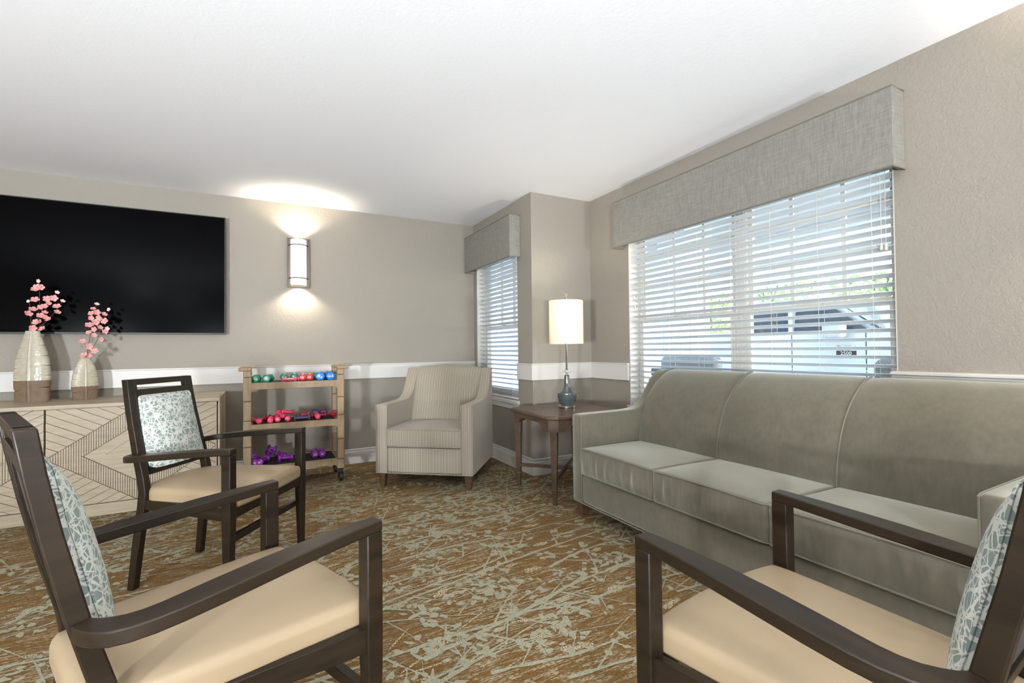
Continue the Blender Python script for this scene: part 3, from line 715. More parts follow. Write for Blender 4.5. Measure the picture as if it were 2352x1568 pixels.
# ------------------------------------------------------------------ dining armchairs
def dining_chair(label, loc, th):
    # local: x forward, y = left of the sitter; pose th = direction of forward
    e = thing('dining_armchair', label, 'chair', (loc[0], loc[1], 0), th, 'dark wood dining armchairs around the room')
    W = .303; A = .663
    def sec(z, f0, f1, s0, s1): return [(f0, s0, z), (f1, s0, z), (f1, s1, z), (f0, s1, z)]
    for s in (-1, 1):
        m = MB().loft([sec(0, -.034, -.006, s*.272, s*.3), sec(.355, -.042, 0, s*.261, s*W), sec(A-.027, -.042, 0, s*.261, s*W)])
        m.build('front_leg', 'dkwood', e, bevel=.003, seg=2)
        zt = lambda f: A-.043*min(1, max(0, -f/.55))**1.4
        outer = [(0, .303), (-.05, .304), (-.12, .308), (-.2, .312), (-.28, .316), (-.36, .319), (-.42, .318), (-.46, .313), (-.495, .302), (-.52, .286), (-.538, .262), (-.55, .235), (-.556, .207)]
        inner = [(0, .261), (-.05, .258), (-.12, .253), (-.2, .250), (-.28, .250), (-.36, .253), (-.41, .256), (-.44, .257), (-.465, .254), (-.487, .246), (-.505, .232), (-.518, .218), (-.527, .203)]
        rings = []
        for (fo, so_), (fi, si) in zip(outer, inner):
            rings.append([(fo, s*so_, zt(fo)-.027), (fi, s*si, zt(fi)-.027), (fi, s*si, zt(fi)), (fo, s*so_, zt(fo))])
        MB().loft(rings).build('armrest', 'dkwood', e, smooth=30, bevel=.003)
        R = []
        for z, ff, fr, so_ in ((0, -.536, -.568, .219), (.2, -.512, -.548, .215), (.38, -.488, -.526, .211), (.44, -.484, -.522, .21), (.5, -.494, -.531, .208), (.62, -.527, -.561, .203), (.77, -.561, -.593, .198), (.88, -.582, -.613, .194), (.9585, -.594, -.625, .192)):
            R.append([(ff, s*so_, z), (fr, s*so_, z), (fr, s*(so_-.034), z), (ff, s*(so_-.034), z)])
        MB().loft(R).build('rear_leg', 'dkwood', e, smooth=30, bevel=.003)
        # side rail
        MB().hexa([(-.04, s*.268, .352), (-.04, s*.292, .352), (-.492, s*.206, .365), (-.492, s*.182, .365), (-.04, s*.268, .409), (-.04, s*.292, .409), (-.492, s*.206, .409), (-.492, s*.182, .409)]).build('side_rail', 'dkwood', e, bevel=.002)
        MB().ico((-.02, s*.286, .001), .012, 2, (1, 1, .5)).build('foot_glide', 'nickel', e, smooth=True)
        MB().ico((-.552, s*.202, .001), .012, 2, (1, 1, .5)).build('foot_glide', 'nickel', e, smooth=True)
    n = 8; P = []
    for k in range(n+1):
        y = -.262+.524*k/n; P.append([(-.006, y, .357), (-.03, y, .357), (-.03, y, .41), (-.006, y, .41)])
    MB().loft(P).build('front_rail', 'dkwood', e, bevel=.002)
    MB().box(-.052, -.028, -.266, .266, .242, .273).build('stretcher', 'dkwood', e, bevel=.002)
    MB().box(-.52, -.498, -.178, .178, .352, .409).build('rear_rail', 'dkwood', e, bevel=.002)
    fz = lambda z: lerp([(.44, -.484), (.5, -.494), (.62, -.527), (.77, -.561), (.88, -.582), (.96, -.594)], z)
    def bar(z0, z1, hw0, th0=.022, dfr=.0):
        m = MB(); K = 5
        m.loft([[(fz(z)-dfr, -hw0(z), z), (fz(z)-dfr-th0, -hw0(z), z), (fz(z)-dfr-th0, hw0(z), z), (fz(z)-dfr, hw0(z), z)] for z in (z0+(z1-z0)*k/K for k in range(K+1))]); return m
    hwf = lambda z: lerp([(.44, .176), (.62, .169), (.77, .164), (.96, .158)], z)
    fr = bar(.931, .9583, hwf, .028, .001)
    b2 = bar(.872, .908, hwf, .028, .001); fr.add(b2.v, b2.f)
    b3 = bar(.515, .556, hwf, .028, .001); fr.add(b3.v, b3.f)
    for s in (-1, 1):
        R = [[(fz(z)-.001, s*(hwf(z)-.014), z), (fz(z)-.029, s*(hwf(z)-.014), z), (fz(z)-.029, s*hwf(z), z), (fz(z)-.001, s*hwf(z), z)] for z in (.515, .62, .77, .9583)]
        fr.loft(R)
    fr.build('backrest_frame', 'dkwood', e, bevel=.0015)
    bar(.545, .88, lambda z: hwf(z)-.012, .006, .016).build('back_panel', MT['black'] if False else 'backcloth', e)
    # upholstered pad
    hp = lambda z: lerp([(.545, .163), (.88, .151)], z)
    def fn(p):
        u, z, t = p.y, p.z, p.x   # u in -1..1, z real, t 0..1
        c = max(0, 1-abs(u)**2.6)*max(0, 1-abs((z-.69)/.175)**2.6)**.7
        return Vector((fz(z)-.004+t*(.016+.040*c**.75), u*hp(z), z))
    MB.v = None
    g = MB(); nu, nv = 22, 26; V = []
    def ptn(u, z, t):
        return fn(Vector((t, u, z)))
    for side in (0, 1):
        base = len(g.v); vs = []
        for i in range(nu+1):
            for j in range(nv+1):
                u = -1+2*i/nu; z = .545+.335*j/nv
                # rounded corners
                du = max(0, abs(u)-.9)/.1; dz_ = max(0, abs(z-.7125)/.1675-.9)/.1
                k = math.hypot(du, dz_)
                if k > 1:
                    u = math.copysign(.9+.1*du/k, u); z = .7125+math.copysign(.1675*(.9+.1*dz_/k), z-.7125)
                ed = min(1-abs(u), 1-abs((z-.7125)/.1675)); t = side
                vs.append(ptn(u, z, t))
        g.add(vs, [(a*(nv+1)+b_, (a+1)*(nv+1)+b_, (a+1)*(nv+1)+b_+1, a*(nv+1)+b_+1) for a in range(nu) for b_ in range(nv)])
    off = (nu+1)*(nv+1)
    rim = [i*(nv+1) for i in range(nu+1)]+[nu*(nv+1)+j for j in range(1, nv+1)]+[i*(nv+1)+nv for i in range(nu-1, -1, -1)]+[j for j in range(nv-1, 0, -1)]
    g.f += [(rim[k], rim[(k+1) % len(rim)], rim[(k+1) % len(rim)]+off, rim[k]+off) for k in range(len(rim))]
    pad = g.build('back_pad', 'scratch', e, smooth=50)
    rim_pts = [Vector(g.v[k+off]) for k in rim]
    MB().tube([p+Vector((.0005, 0, 0)) for p in rim_pts], .0028, 6, True).build('piping', 'scratch', pad, smooth=True)
    # seat cushion
    def fs(p):
        f, y, z = p
        hwid = lerp([(-.545, .150), (-.53, .166), (-.50, .176), (-.485, .180), (-.47, .206), (-.44, .214), (-.2, .240), (-.045, .257), (-.0, .259)], f)
        k = y/.26; yy = hwid*k
        a = 1-abs(k)**2.5; b = 1-abs((f+.27)/.275)**3
        t = (z-.396)/.063
        bow = .014*(1-k*k)*max(0, (f+.2)/.2)
        return Vector((f+bow, yy, z+max(0, t)*.032*max(0, a)**.7*max(0, b)**.6))
    MB().box(-.5, -.03, -.19, .19, .385, .398).build('seat_board', 'backcloth', e)
    rbox((-.545, -.26, .396), (.0, .26, .459), .018, (26, 22, 3), fs).build('seat_cushion', 'vinylseat', e, smooth=60, merge=True)
    return e
MT['backcloth'] = plain('charcoal_back_cloth', (52, 50, 46), .8)
chairs = [('dark wood dining armchair at the front left, seen close up from its right side', (.1481, 1.467), .3897),
          ('dark wood dining armchair standing in front of the sideboard', (.0478, 2.6082), -.5891),
          ('dark wood dining armchair in front of the sofa, its back at the right edge', (1.0375, .8356), 1.6536)]
c0 = dining_chair(*chairs[0])
for lab, p, t in chairs[1:]:
    c = copy_tree(c0); c.location = (*p, 0); c.rotation_euler = (0, 0, t); c['label'] = lab

# ------------------------------------------------------------------ upholstered seats
def resample(pts, n):
    P = [Vector(p) for p in pts]; L = [0]
    for a, b in zip(P, P[1:]): L.append(L[-1]+(b-a).length)
    out = []
    for k in range(n):
        d = L[-1]*k/(n-1); i = 0
        while i < len(P)-2 and L[i+1] < d: i += 1
        t = (d-L[i])/max(1e-9, L[i+1]-L[i]); out.append(P[i].lerp(P[i+1], min(1, t)))
    return out
def lounge(name, label, cat, loc, rz, W, D, zb, armt, armtop, backf, cush, nseat, fab, pipe, rake=0, legs=.1, wr=.0055, crown=0):
    """local: x across (viewer's left to right), y depth from the front plane, z up"""
    e = thing(name, label, cat, loc, rz); hw = W/2
    # arms: silhouette (d,z) swept through the thickness with rounded edges
    sil = [(v.x, v.y) for v in smoothpts([(d, z, 0) for d, z in armtop], 5)]
    for s in (-1, 1):
        x0, x1 = (-hw, -hw+armt) if s < 0 else (hw-armt, hw)
        def top(d): return lerp(sil, d)
        ds = [0, .0025, .007, .013, .02]+[p[0] for p in sil if .026 < p[0] < D-.03]+[D-.024, D-.012, D-.004, D]
        rings = []
        for d in ds:
            k = 0
            if d < .014: k = .014-math.sqrt(max(0, .014**2-(.014-d)**2))
            if d > D-.014: k = .014-math.sqrt(max(0, .014**2-(d-D+.014)**2))
            zt_ = top(d)-k; a0, a1 = x0+k, x1-k; rr = .014; ring = [(a0, d, zb), (a0, d, zb+.2), (a0, d, zt_-rr)]
            ring += [(a0+rr*(1-math.cos(t)), d, zt_-rr+rr*math.sin(t)) for t in (.4, .8, 1.2, PI/2)]
            ring += [(a1-rr*(1-math.cos(t)), d, zt_-rr+rr*math.sin(t)) for t in (PI/2, 1.2, .8, .4)]
            ring += [(a1, d, zt_-rr), (a1, d, zb+.2), (a1, d, zb)]
            rings.append(ring)
        MB().loft(rings).build('arm', fab, e, smooth=50)
        xi = (-hw+armt) if s < 0 else (hw-armt)
        for xx in (xi, -hw if s < 0 else hw):
            MB().tube([(xx, .004, zb+.01), (xx, .004, armtop[0][1]-.02)]+[(xx, d+.004, z-.004) for d, z in sil[1:]], .0032, 6).build('piping', pipe, e, smooth=True)
    xi = hw-armt
    # base front and body
    MB().box(-xi, xi, .006, D-.02, zb, cush[0]-.008).build('base', fab, e, bevel=.016, seg=4)
    MB().tube([(-hw, D-.01, zb), (-hw, 0, zb), (hw, 0, zb), (hw, D-.01, zb)], .004, 6).build('piping', pipe, e, smooth=True)
    # back: sections across
    prof = resample([(v.x, v.y, 0) for v in smoothpts([(d, z, 0) for d, z in backf], 5)], 34)
    sw = 2*xi/nseat
    for k in range(nseat):
        xa, xb = -xi+k*sw, -xi+(k+1)*sw; n = 18; rings = []
        for i in range(n+1):
            u = -1+2*i/n; u = math.copysign(1-(1-abs(u))**1.6, u); x = (xa+xb)/2+u*(sw/2-.0005)
            ed = (1-abs(u)**8)
            cr = crown*(1-(x/xi)**2)
            ring = []
            for q in prof:
                t = min(1, max(0, (q.y-backf[0][1])/.42))
                pull = .016*(1-ed)
                ring.append((x, q.x+pull*(1-.5*t), q.y+cr*t*t-(.006*(1-ed) if t > .8 else 0)))
            ring += [(x, D-.006, ring[-1][2]), (x, D-.012, zb+.01), (x, backf[0][0], zb+.01)]
            rings.append(ring)
        MB().loft(rings).build('back_panel', fab, e, smooth=55)
    for k in range(1, nseat):
        x = -xi+k*sw
        MB().tube([(x, q.x+.010, q.y+.001) for q in prof[:-3]], .0042, 6).build('piping', pipe, e, smooth=True)
    # seat cushions
    z0, z1 = cush; cd_ = backf[0][0]+.035
    for k in range(nseat):
        xa, xb = -xi+k*sw+.0015, -xi+(k+1)*sw-.0015; cx = (xa+xb)/2; hx = (xb-xa)/2
        off = k*3.7
        def fn(p):
            u = (p.x-cx)/hx; v = (p.y+.012)/cd_
            top = max(0, (p.z-(z0+z1)/2)/((z1-z0)/2))
            p = p.copy()
            p.z += .020*top*max(0, 1-abs(u)**3)*max(0, 1-abs(2*v-1)**3)
            if p.y < .03:
                zz = (p.z-z0)/(z1-z0)
                env = math.sin(PI*min(1, max(0, zz)))
                wr_ = noise.noise(Vector((p.x*22+off, zz*.9+p.x*3, off)))+.5*noise.noise(Vector((p.x*55+off, zz*1.4, 3)))
                p.y -= (.010*env*max(0, 1-abs(u)**4)) + wr*env*wr_*2.2
            else: p.x += math.copysign(.0, u)
            return p
        cu = rbox((xa, -.012, z0), (xb, cd_-.012, z1), .016, (60, 14, 10), fn).build('seat_cushion', fab, e, smooth=60, merge=True)
        for zz, off_ in ((z1-.004, 0), (z0+.004, 0)):
            r = .016; zc_ = zz; path = [(xa+.001, cd_*.6, zc_), (xa+.001, .02, zc_)]+[(xa+.001+r*(1-math.cos(a)), -.010+r*(1-math.sin(a))+.0, zc_) for a in (PI/8, PI/4, 3*PI/8)]
            path += [(xa+r+.01+(xb-xa-2*r-.02)*i/10, -.0125, zc_+(.012 if zz > z0+.05 else 0)*math.sin(PI*i/10)**.6*0.4) for i in range(11)]
            path += [(xb-.001-r*(1-math.cos(a)), -.010+r*(1-math.sin(a)), zc_) for a in (3*PI/8, PI/4, PI/8)]+[(xb-.001, .02, zc_), (xb-.001, cd_*.6, zc_)]
            MB().tube(path, .0036, 6).build('piping', pipe, cu, smooth=True)
    for sx in (-1, 1):
        for yy, in_ in ((.045, 0), (D-.06, 0)):
            cx = sx*(hw-.04); m = MB()
            m.loft([[(cx-a, yy-a, z), (cx+a, yy-a, z), (cx+a, yy+a, z), (cx-a, yy+a, z)] for z, a in ((0, .02), (zb-.001, .030))])
            m.build('leg', 'legwood', e, bevel=.002)
    return e
# sofa: front plane X=1.785, centre Y; rotate so local x = -Y... local +y -> world +X
sb = [(2.256, .435), (2.263, .527), (2.279, .606), (2.316, .705), (2.359, .777), (2.413, .836), (2.467, .879), (2.521, .912), (2.577, .929), (2.615, .925), (2.638, .90)]
sa = [(1.785, .649), (1.81, .660), (2.004, .662), (2.19, .664), (2.262, .672), (2.32, .697), (2.37, .735), (2.419, .797), (2.478, .873), (2.53, .915), (2.58, .926), (2.62, .918)]
Yl, Yr = 2.53, .475
sofa = lounge('sofa', 'three seat sage green velvet sofa under the large window', 'sofa', (1.785, (Yl+Yr)/2, 0), -PI/2, Yl-Yr, .865, .107, .09,
       [(d-1.785, z) for d, z in sa], [(d-1.785, z) for d, z in sb], (.292, .452), 3, 'velvet', 'velvetpipe')
ab = [(.50, .43), (.535, .52), (.565, .62), (.60, .75), (.635, .85), (.662, .895), (.69, .918), (.715, .92), (.735, .905)]
aa = [(0, .650), (.02, .654), (.24, .654), (.40, .656), (.47, .668), (.53, .70), (.575, .745), (.61, .80), (.645, .86), (.68, .905), (.705, .917), (.73, .905)]
lounge('armchair', 'striped beige upholstered armchair in the corner by the narrow window', 'armchair', (1.113, 3.5875, 0), math.atan2(-.613, .79), .79, .75, .115, .09,
       aa, ab, (.325, .462), 1, 'stripe', 'stripe', wr=.0012, crown=.024)

# ------------------------------------------------------------------ side table and lamp
def side_table():
    cx, cy, hw = 2.058, 3.012, .33
    e = thing('side_table', 'walnut brown end table with clipped corners between armchair and sofa', 'table', (cx, cy, 0), math.radians(-1.2))
    def octo(h, c): return [(-h+c, -h), (h-c, -h), (h, -h+c), (h, h-c), (h-c, h), (-h+c, h), (-h, h-c), (-h, -h+c)]
    m = MB(); m.loft([[(x, y, z) for x, y in octo(h, c)] for z, h, c in ((.590, hw-.008, .052), (.597, hw, .055), (.612, hw, .055), (.620, hw-.006, .053))]); m.build('top', 'tabwood', e, bevel=.0015)
    h = hw-.022; c = .052; zt = .590
    def apron(name, pa, pb, arch):
        d = (Vector(pb)-Vector(pa)); L = d.length; d = d.normalized(); n = Vector((-d.y, d.x)); K = 36
        rings = []
        for i in range(K+1):
            t = i/K; s = t*L
            if arch:
                u = min(t, 1-t)*L; zz = lerp([(0, .508), (.05, .510), (.075, .518), (.095, .536), (.115, .552), (.14, .558), (1, .560)], u)
            else: zz = .508
            p = Vector(pa)+d*s
            rings.append([(p.x, p.y, zz), (p.x+n.x*.018, p.y+n.y*.018, zz), (p.x+n.x*.018, p.y+n.y*.018, zt), (p.x, p.y, zt)])
        MB().loft(rings).build(name, 'tabwood', e, smooth=30)
        bead = MB().tube([(r[0][0]-n.x*.001, r[0][1]-n.y*.001, r[0][2]+.002) for r in rings], .0035, 6).build('bead_moulding', 'tabwood', e, smooth=True)
    pts = octo(h, c)
    for i in range(8):
        apron('apron', pts[i], pts[(i+1) % 8], i % 2 == 0)
    for sx in (-1, 1):
        for sy in (-1, 1):
            lx, ly = sx*(h-c/2-.016), sy*(h-c/2-.016); a45 = PI/4
            def rg(z, a, o=0):
                ox, oy = lx+sx*o, ly+sy*o
                return [(ox+a*math.cos(t), oy+a*math.sin(t), z) for t in (a45*0, a45*2, a45*4, a45*6)] if False else [(ox+(u*math.cos(a45)-v*math.sin(a45)), oy+(u*math.sin(a45)+v*math.cos(a45)), z) for u, v in ((-a, -a), (a, -a), (a, a), (-a, a))]
            MB().loft([rg(0, .012), rg(.10, .0155), rg(.101, .019), rg(.108, .019), rg(.109, .0165), rg(.51, .0255), rg(.589, .0255)]).build('leg', 'tabwood', e, bevel=.0015)
    q = h-c/2-.02
    for s, dz in ((1, 0), (-1, .0)):
        d = Vector((1, s, 0)).normalized(); n = Vector((-d.y, d.x, 0))*.011
        a = Vector((-q, -q*s, 0)); b = Vector((q, q*s, 0)); z0, z1 = .158, .182
        MB().hexa([(*(a-n).xy, z0), (*(b-n).xy, z0), (*(b+n).xy, z0), (*(a+n).xy, z0), (*(a-n).xy, z1), (*(b-n).xy, z1), (*(b+n).xy, z1), (*(a+n).xy, z1)]).build('stretcher', 'tabwood', e, bevel=.001)
side_table()
def table_lamp():
    e = thing('table_lamp', 'lit table lamp with white drum shade and grey ceramic body on the end table', 'lamp', (2.108, 3.056, .6205))
    MB().lathe([(.066, 0), (.069, .003), (.069, .015), (.066, .018), (.04, .0185)], 48).build('foot', 'chrome', e, smooth=40)
    pr = smoothpts([(.046, 0, .018), (.050, 0, .026), (.063, 0, .046), (.0705, 0, .066), (.0735, 0, .085), (.074, 0, .110), (.0715, 0, .117), (.058, 0, .122), (.040, 0, .131), (.029, 0, .146), (.0235, 0, .168), (.0205, 0, .2), (.0195, 0, .25)], 4)
    MB().lathe([(v.x, v.z) for v in pr], 48).build('ceramic_body', 'ceramic', e, smooth=50)
    MB().lathe([(.019, .25), (.020, .253), (.012, .258), (.009, .266), (.009, .272), (.006, .276), (.006, .283)], 24).build('collar', 'chrome', e, smooth=40)
    MB().lathe([(.031, .276), (.032, .278), (.032, .290), (.031, .292)], 32).build('acrylic_disc', 'crystal', e, smooth=40)
    MB().lathe([(.005, .292), (.007, .296), (.0125, .302), (.006, .305), (.0072, .31), (.0072, .86), (.003, .862)], 20).build('pole', 'chrome', e, smooth=40)
    n = 48; m = MB()
    m.loft([[(r*math.cos(2*PI*k/n), r*math.sin(2*PI*k/n), z) for k in range(n)] for r, z in ((.1325, .499), (.1325, .835), (.131, .835), (.131, .499))], False, True); m.build('shade', 'shade', e, smooth=40)
    MB().lathe([(.003, .862), (.004, .868), (.0135, .876), (.0155, .884), (.0135, .892), (.003, .898)], 20).build('finial', 'crystal', e, smooth=True)
    for k in range(3):
        a = 2*PI*k/3; MB().tube([(.005*math.cos(a), .005*math.sin(a), .83), (.13*math.cos(a), .13*math.sin(a), .83)], .0015, 5).build('spider_arm', 'chrome', e)
    b = MB().ico((0, 0, .68), .03, 2); b.build('bulb', MT['bulb'], e, smooth=True)
    L = bpy.data.lights.new('lamp_bulb', 'POINT'); L.energy = 10; L.color = (1, .92, .8); L.shadow_soft_size = .035
    o = bpy.data.objects.new('lamp_bulb', L); C.objects.link(o); o.parent = e; o.location = (0, 0, .735)
MT['bulb'] = emis('lit_bulb', (255, 238, 210), 8)
table_lamp()

# ------------------------------------------------------------------ utility cart
def cart():
    xa, xb, ya, yb = -.127, .611, 4.14, 4.515
    e = thing('utility_cart', 'tan plastic three shelf utility cart on casters, loaded with dumbbells', 'cart', ((xa+xb)/2, ya, 0))
    hx = (xb-xa)/2; D = yb-ya; pw = .058
    for sx in (-1, 1):
        for y0, y1 in ((0, .055), (D-.055, D)):
            x0, x1 = (-hx, -hx+pw) if sx < 0 else (hx-pw, hx)
            m = MB(); zs = [.108, .185, .187, .35, .352, .55, .552, .70, .702, .885, .887, .935]
            for k in range(0, len(zs)-1, 2):
                g = .0012*(k//2 % 2)
                m.box(x0+g, x1-g, y0+g, y1-g, zs[k], zs[k+1]+.001)
            m.build('corner_post', 'cart', e, bevel=.008, seg=3)
            h = MB(); a0, a1 = (x0-.03, x1) if sx < 0 else (x0, x1+.03)
            h.box(a0, a1, y0-.002, y1+.002, .934, .962); h.build('post_cap', 'cart', e, bevel=.008, seg=3)
            cs = MB(); cxx = (x0+x1)/2; cyy = (y0+y1)/2
            cs.tube([(cxx-.011, cyy, .038), (cxx+.011, cyy, .038)], .038, 20); w_ = cs.build('caster', 'black', e, smooth=40)
            MB().box(cxx-.019, cxx+.019, cyy-.012, cyy+.012, .075, .109).box(cxx-.019, cxx-.014, cyy-.012, cyy+.012, .03, .08).box(cxx+.014, cxx+.019, cyy-.012, cyy+.012, .03, .08).build('caster_fork', 'black', w_, bevel=.002)
    for sx in (-1, 1):
        x0, x1 = (-hx-.03, -hx-.004) if sx < 0 else (hx+.004, hx+.03)
        MB().box(x0, x1, .05, D-.05, .940, .962).build('push_handle', 'cart', e, bevel=.006)
    for zt, zb_ in ((.843, .79), (.522, .467), (.197, .142)):
        t = MB(); ix = hx-pw+.004; lip = .018; fz_ = zt-.004
        t.box(-ix, ix, 0.002, lip, zb_, zt).box(-ix, ix, D-lip, D-.002, zb_, zt).box(-ix, -ix+.012, lip, D-lip, zb_, zt).box(ix-.012, ix, lip, D-lip, zb_, zt).box(-ix+.012, ix-.012, lip, D-lip, fz_-.02, fz_-.004)
        t.build('shelf_tray', 'cart', e, bevel=.003)
        for sx in (-1, 1):   # gussets under the tray
            g = [(sx*ix, zb_+.001), (sx*(ix-.032), zb_+.001)]+[(sx*(ix-.032+.032*math.sin(a)), zb_-.032*(1-math.cos(a))) for a in (.3, .6, .9, 1.2, PI/2)]
            MB().prism(g, 'y', .004, .05).build('gusset', 'cart', e)
        MB().box(-ix+.013, ix-.013, lip+.001, D-lip-.001, fz_-.0038, fz_).build('shelf_mat', 'mat', e)
    return e
cart()

# dumbbells ----------------------------------------------------------------
DBM = {}
def dumbbell(label, p0, p1, col, r, group, txt=None, sides=6, hand=.0135):
    p0, p1 = Vector(p0), Vector(p1); d = (p0-p1); L = d.length; mid = (p0+p1)/2   # p0 = centre of near head
    hl = r*.85; key = (col, round(r, 4), round(L, 3), sides)
    e = thing('dumbbell', label, 'dumbbell', mid, 0, group)
    up = Vector((0, 0, 1)); z = d.normalized(); x = up.cross(z).normalized(); y = z.cross(x)
    Mx = Matrix((x, y, z)).transposed(); e.rotation_euler = Mx.to_euler()
    rr = r/math.cos(PI/sides); a0 = PI/sides+PI/2 if sides == 6 else 0
    for s in (1, -1):
        c = s*L/2; secs = []
        for zz, k in ((-hl/2, .80), (-hl/2+hl*.18, 1), (hl/2-hl*.18, 1), (hl/2, .80)):
            secs.append([(rr*k*math.cos(a0+2*PI*i/sides), rr*k*math.sin(a0+2*PI*i/sides), c+zz) for i in range(sides)])
        h = MB().loft(secs).build('head', col, e, bevel=r*.12, seg=2)
        if txt and s == 1:
            me = text_mesh(txt, r*(.95 if len(txt) < 3 else .72)); me.materials.clear(); me.materials.append(MT['white'])
            o = bpy.data.objects.new('weight_mark', me); C.objects.link(o); o.parent = h
            o.location = (0, 0, c+hl/2+.0006); o.rotation_euler = (0, 0, rnd.uniform(-.8, .8))
    MB().tube([(0, 0, -L/2+hl*.4), (0, 0, 0), (0, 0, L/2-hl*.4)], [hand, hand*1.12, hand], 14).build('handle', col, e, smooth=True)
dumbbell('green hexagonal dumbbell at the far left end of the top cart shelf', (-0.043, 4.200, 0.870), (-0.031, 4.315, 0.870), 'green', 0.030, 'dumbbells on the top cart shelf', '5LB', 6, 0.0150)
dumbbell('green hexagonal dumbbell second from the left on the top cart shelf', (0.035, 4.200, 0.870), (0.060, 4.315, 0.870), 'green', 0.030, 'dumbbells on the top cart shelf', '5LB', 6, 0.0150)
dumbbell('green hexagonal dumbbell behind the left end of the hot pink one', (0.167, 4.330, 0.869), (0.167, 4.440, 0.869), 'green', 0.029, 'dumbbells on the top cart shelf', '4LB', 6, 0.0145)
dumbbell('green hexagonal dumbbell behind the right end of the hot pink one', (0.242, 4.330, 0.870), (0.246, 4.440, 0.870), 'green', 0.030, 'dumbbells on the top cart shelf', '4LB', 6, 0.0150)
dumbbell('small hot pink dumbbell lying lengthwise at the front of the top shelf', (0.147, 4.205, 0.856), (0.242, 4.215, 0.856), 'hotpink', 0.017, 'dumbbells on the top cart shelf', None, 10, 0.0090)
dumbbell('small hot pink dumbbell lying just behind another on the top shelf', (0.171, 4.262, 0.856), (0.265, 4.262, 0.856), 'hotpink', 0.017, 'dumbbells on the top cart shelf', None, 10, 0.0090)
dumbbell('red dumbbell left of its twin in the middle of the top shelf', (0.301, 4.260, 0.867), (0.307, 4.360, 0.867), 'red', 0.027, 'dumbbells on the top cart shelf', '4', 10, 0.0135)
dumbbell('red dumbbell right of its twin, next to the blue ones', (0.357, 4.260, 0.867), (0.363, 4.360, 0.867), 'red', 0.027, 'dumbbells on the top cart shelf', '4', 10, 0.0135)
dumbbell('green hexagonal dumbbell behind the left blue dumbbell', (0.422, 4.375, 0.870), (0.422, 4.460, 0.870), 'green', 0.030, 'dumbbells on the top cart shelf', None, 6, 0.0150)
dumbbell('green hexagonal dumbbell behind the right blue dumbbell', (0.494, 4.375, 0.870), (0.494, 4.460, 0.870), 'green', 0.030, 'dumbbells on the top cart shelf', None, 6, 0.0150)
dumbbell('blue hexagonal dumbbell left of its twin on the top shelf', (0.429, 4.200, 0.874), (0.439, 4.320, 0.874), 'blue', 0.035, 'dumbbells on the top cart shelf', '6LB', 6, 0.0173)
dumbbell('blue hexagonal dumbbell at the right end of the top shelf', (0.511, 4.200, 0.874), (0.515, 4.320, 0.874), 'blue', 0.035, 'dumbbells on the top cart shelf', '6LB', 6, 0.0173)
dumbbell('pink dumbbell at the far left of the middle shelf', (-0.018, 4.190, 0.541), (-0.059, 4.270, 0.541), 'pink', 0.022, 'dumbbells on the middle cart shelf', '2', 10, 0.0125)
dumbbell('pink dumbbell leaning out at the front edge of the middle shelf', (0.060, 4.190, 0.541), (0.066, 4.280, 0.541), 'pink', 0.022, 'dumbbells on the middle cart shelf', '1', 10, 0.0125)
dumbbell('dark rose dumbbell lying behind the leftmost pink ones on the middle shelf', (0.081, 4.335, 0.541), (0.027, 4.360, 0.541), 'rose', 0.022, 'dumbbells on the middle cart shelf', None, 10, 0.0125)
dumbbell('pink dumbbell with white 3K end, left one of two on the middle shelf', (0.112, 4.225, 0.541), (0.112, 4.325, 0.541), 'pink', 0.022, 'dumbbells on the middle cart shelf', '3K', 10, 0.0125)
dumbbell('pink dumbbell with white 3K end, right one of two on the middle shelf', (0.185, 4.225, 0.541), (0.185, 4.325, 0.541), 'pink', 0.022, 'dumbbells on the middle cart shelf', '3K', 10, 0.0125)
dumbbell('pink dumbbell propped between the two 3K ones', (0.149, 4.245, 0.567), (0.125, 4.315, 0.583), 'pink', 0.022, 'dumbbells on the middle cart shelf', '2', 10, 0.0125)
dumbbell('pink dumbbell lying on top of the middle shelf pile', (0.227, 4.280, 0.585), (0.156, 4.300, 0.591), 'pink', 0.022, 'dumbbells on the middle cart shelf', '3K', 10, 0.0125)
dumbbell('dark rose dumbbell at the very back left of the middle shelf', (0.111, 4.430, 0.538), (0.060, 4.440, 0.538), 'rose', 0.020, 'dumbbells on the middle cart shelf', None, 10, 0.0110)
dumbbell('matte mauve dumbbell lying at the front of the middle shelf', (0.237, 4.240, 0.538), (0.347, 4.255, 0.538), 'mauve', 0.019, 'dumbbells on the middle cart shelf', None, 6, 0.0105)
dumbbell('matte mauve dumbbell lying just behind another on the middle shelf', (0.258, 4.305, 0.538), (0.346, 4.320, 0.538), 'mauve', 0.019, 'dumbbells on the middle cart shelf', None, 6, 0.0105)
dumbbell('dark red dumbbell behind the mauve ones, left of two', (0.309, 4.370, 0.541), (0.309, 4.455, 0.541), 'rose', 0.022, 'dumbbells on the middle cart shelf', None, 10, 0.0125)
dumbbell('dark red dumbbell behind the mauve ones, right of two', (0.346, 4.370, 0.541), (0.346, 4.455, 0.541), 'rose', 0.022, 'dumbbells on the middle cart shelf', None, 10, 0.0125)
dumbbell('dark rose dumbbell lying crosswise behind the single pink one', (0.378, 4.335, 0.539), (0.480, 4.330, 0.539), 'rose', 0.021, 'dumbbells on the middle cart shelf', None, 10, 0.0115)
dumbbell('single pink dumbbell facing outward right of the mauve ones', (0.411, 4.220, 0.541), (0.413, 4.290, 0.541), 'pink', 0.022, 'dumbbells on the middle cart shelf', '2', 10, 0.0125)
dumbbell('dark purple hexagonal dumbbell at the back of the middle shelf, left of its twin', (0.409, 4.385, 0.547), (0.413, 4.465, 0.547), 'plum', 0.029, 'dumbbells on the middle cart shelf', None, 6, 0.0143)
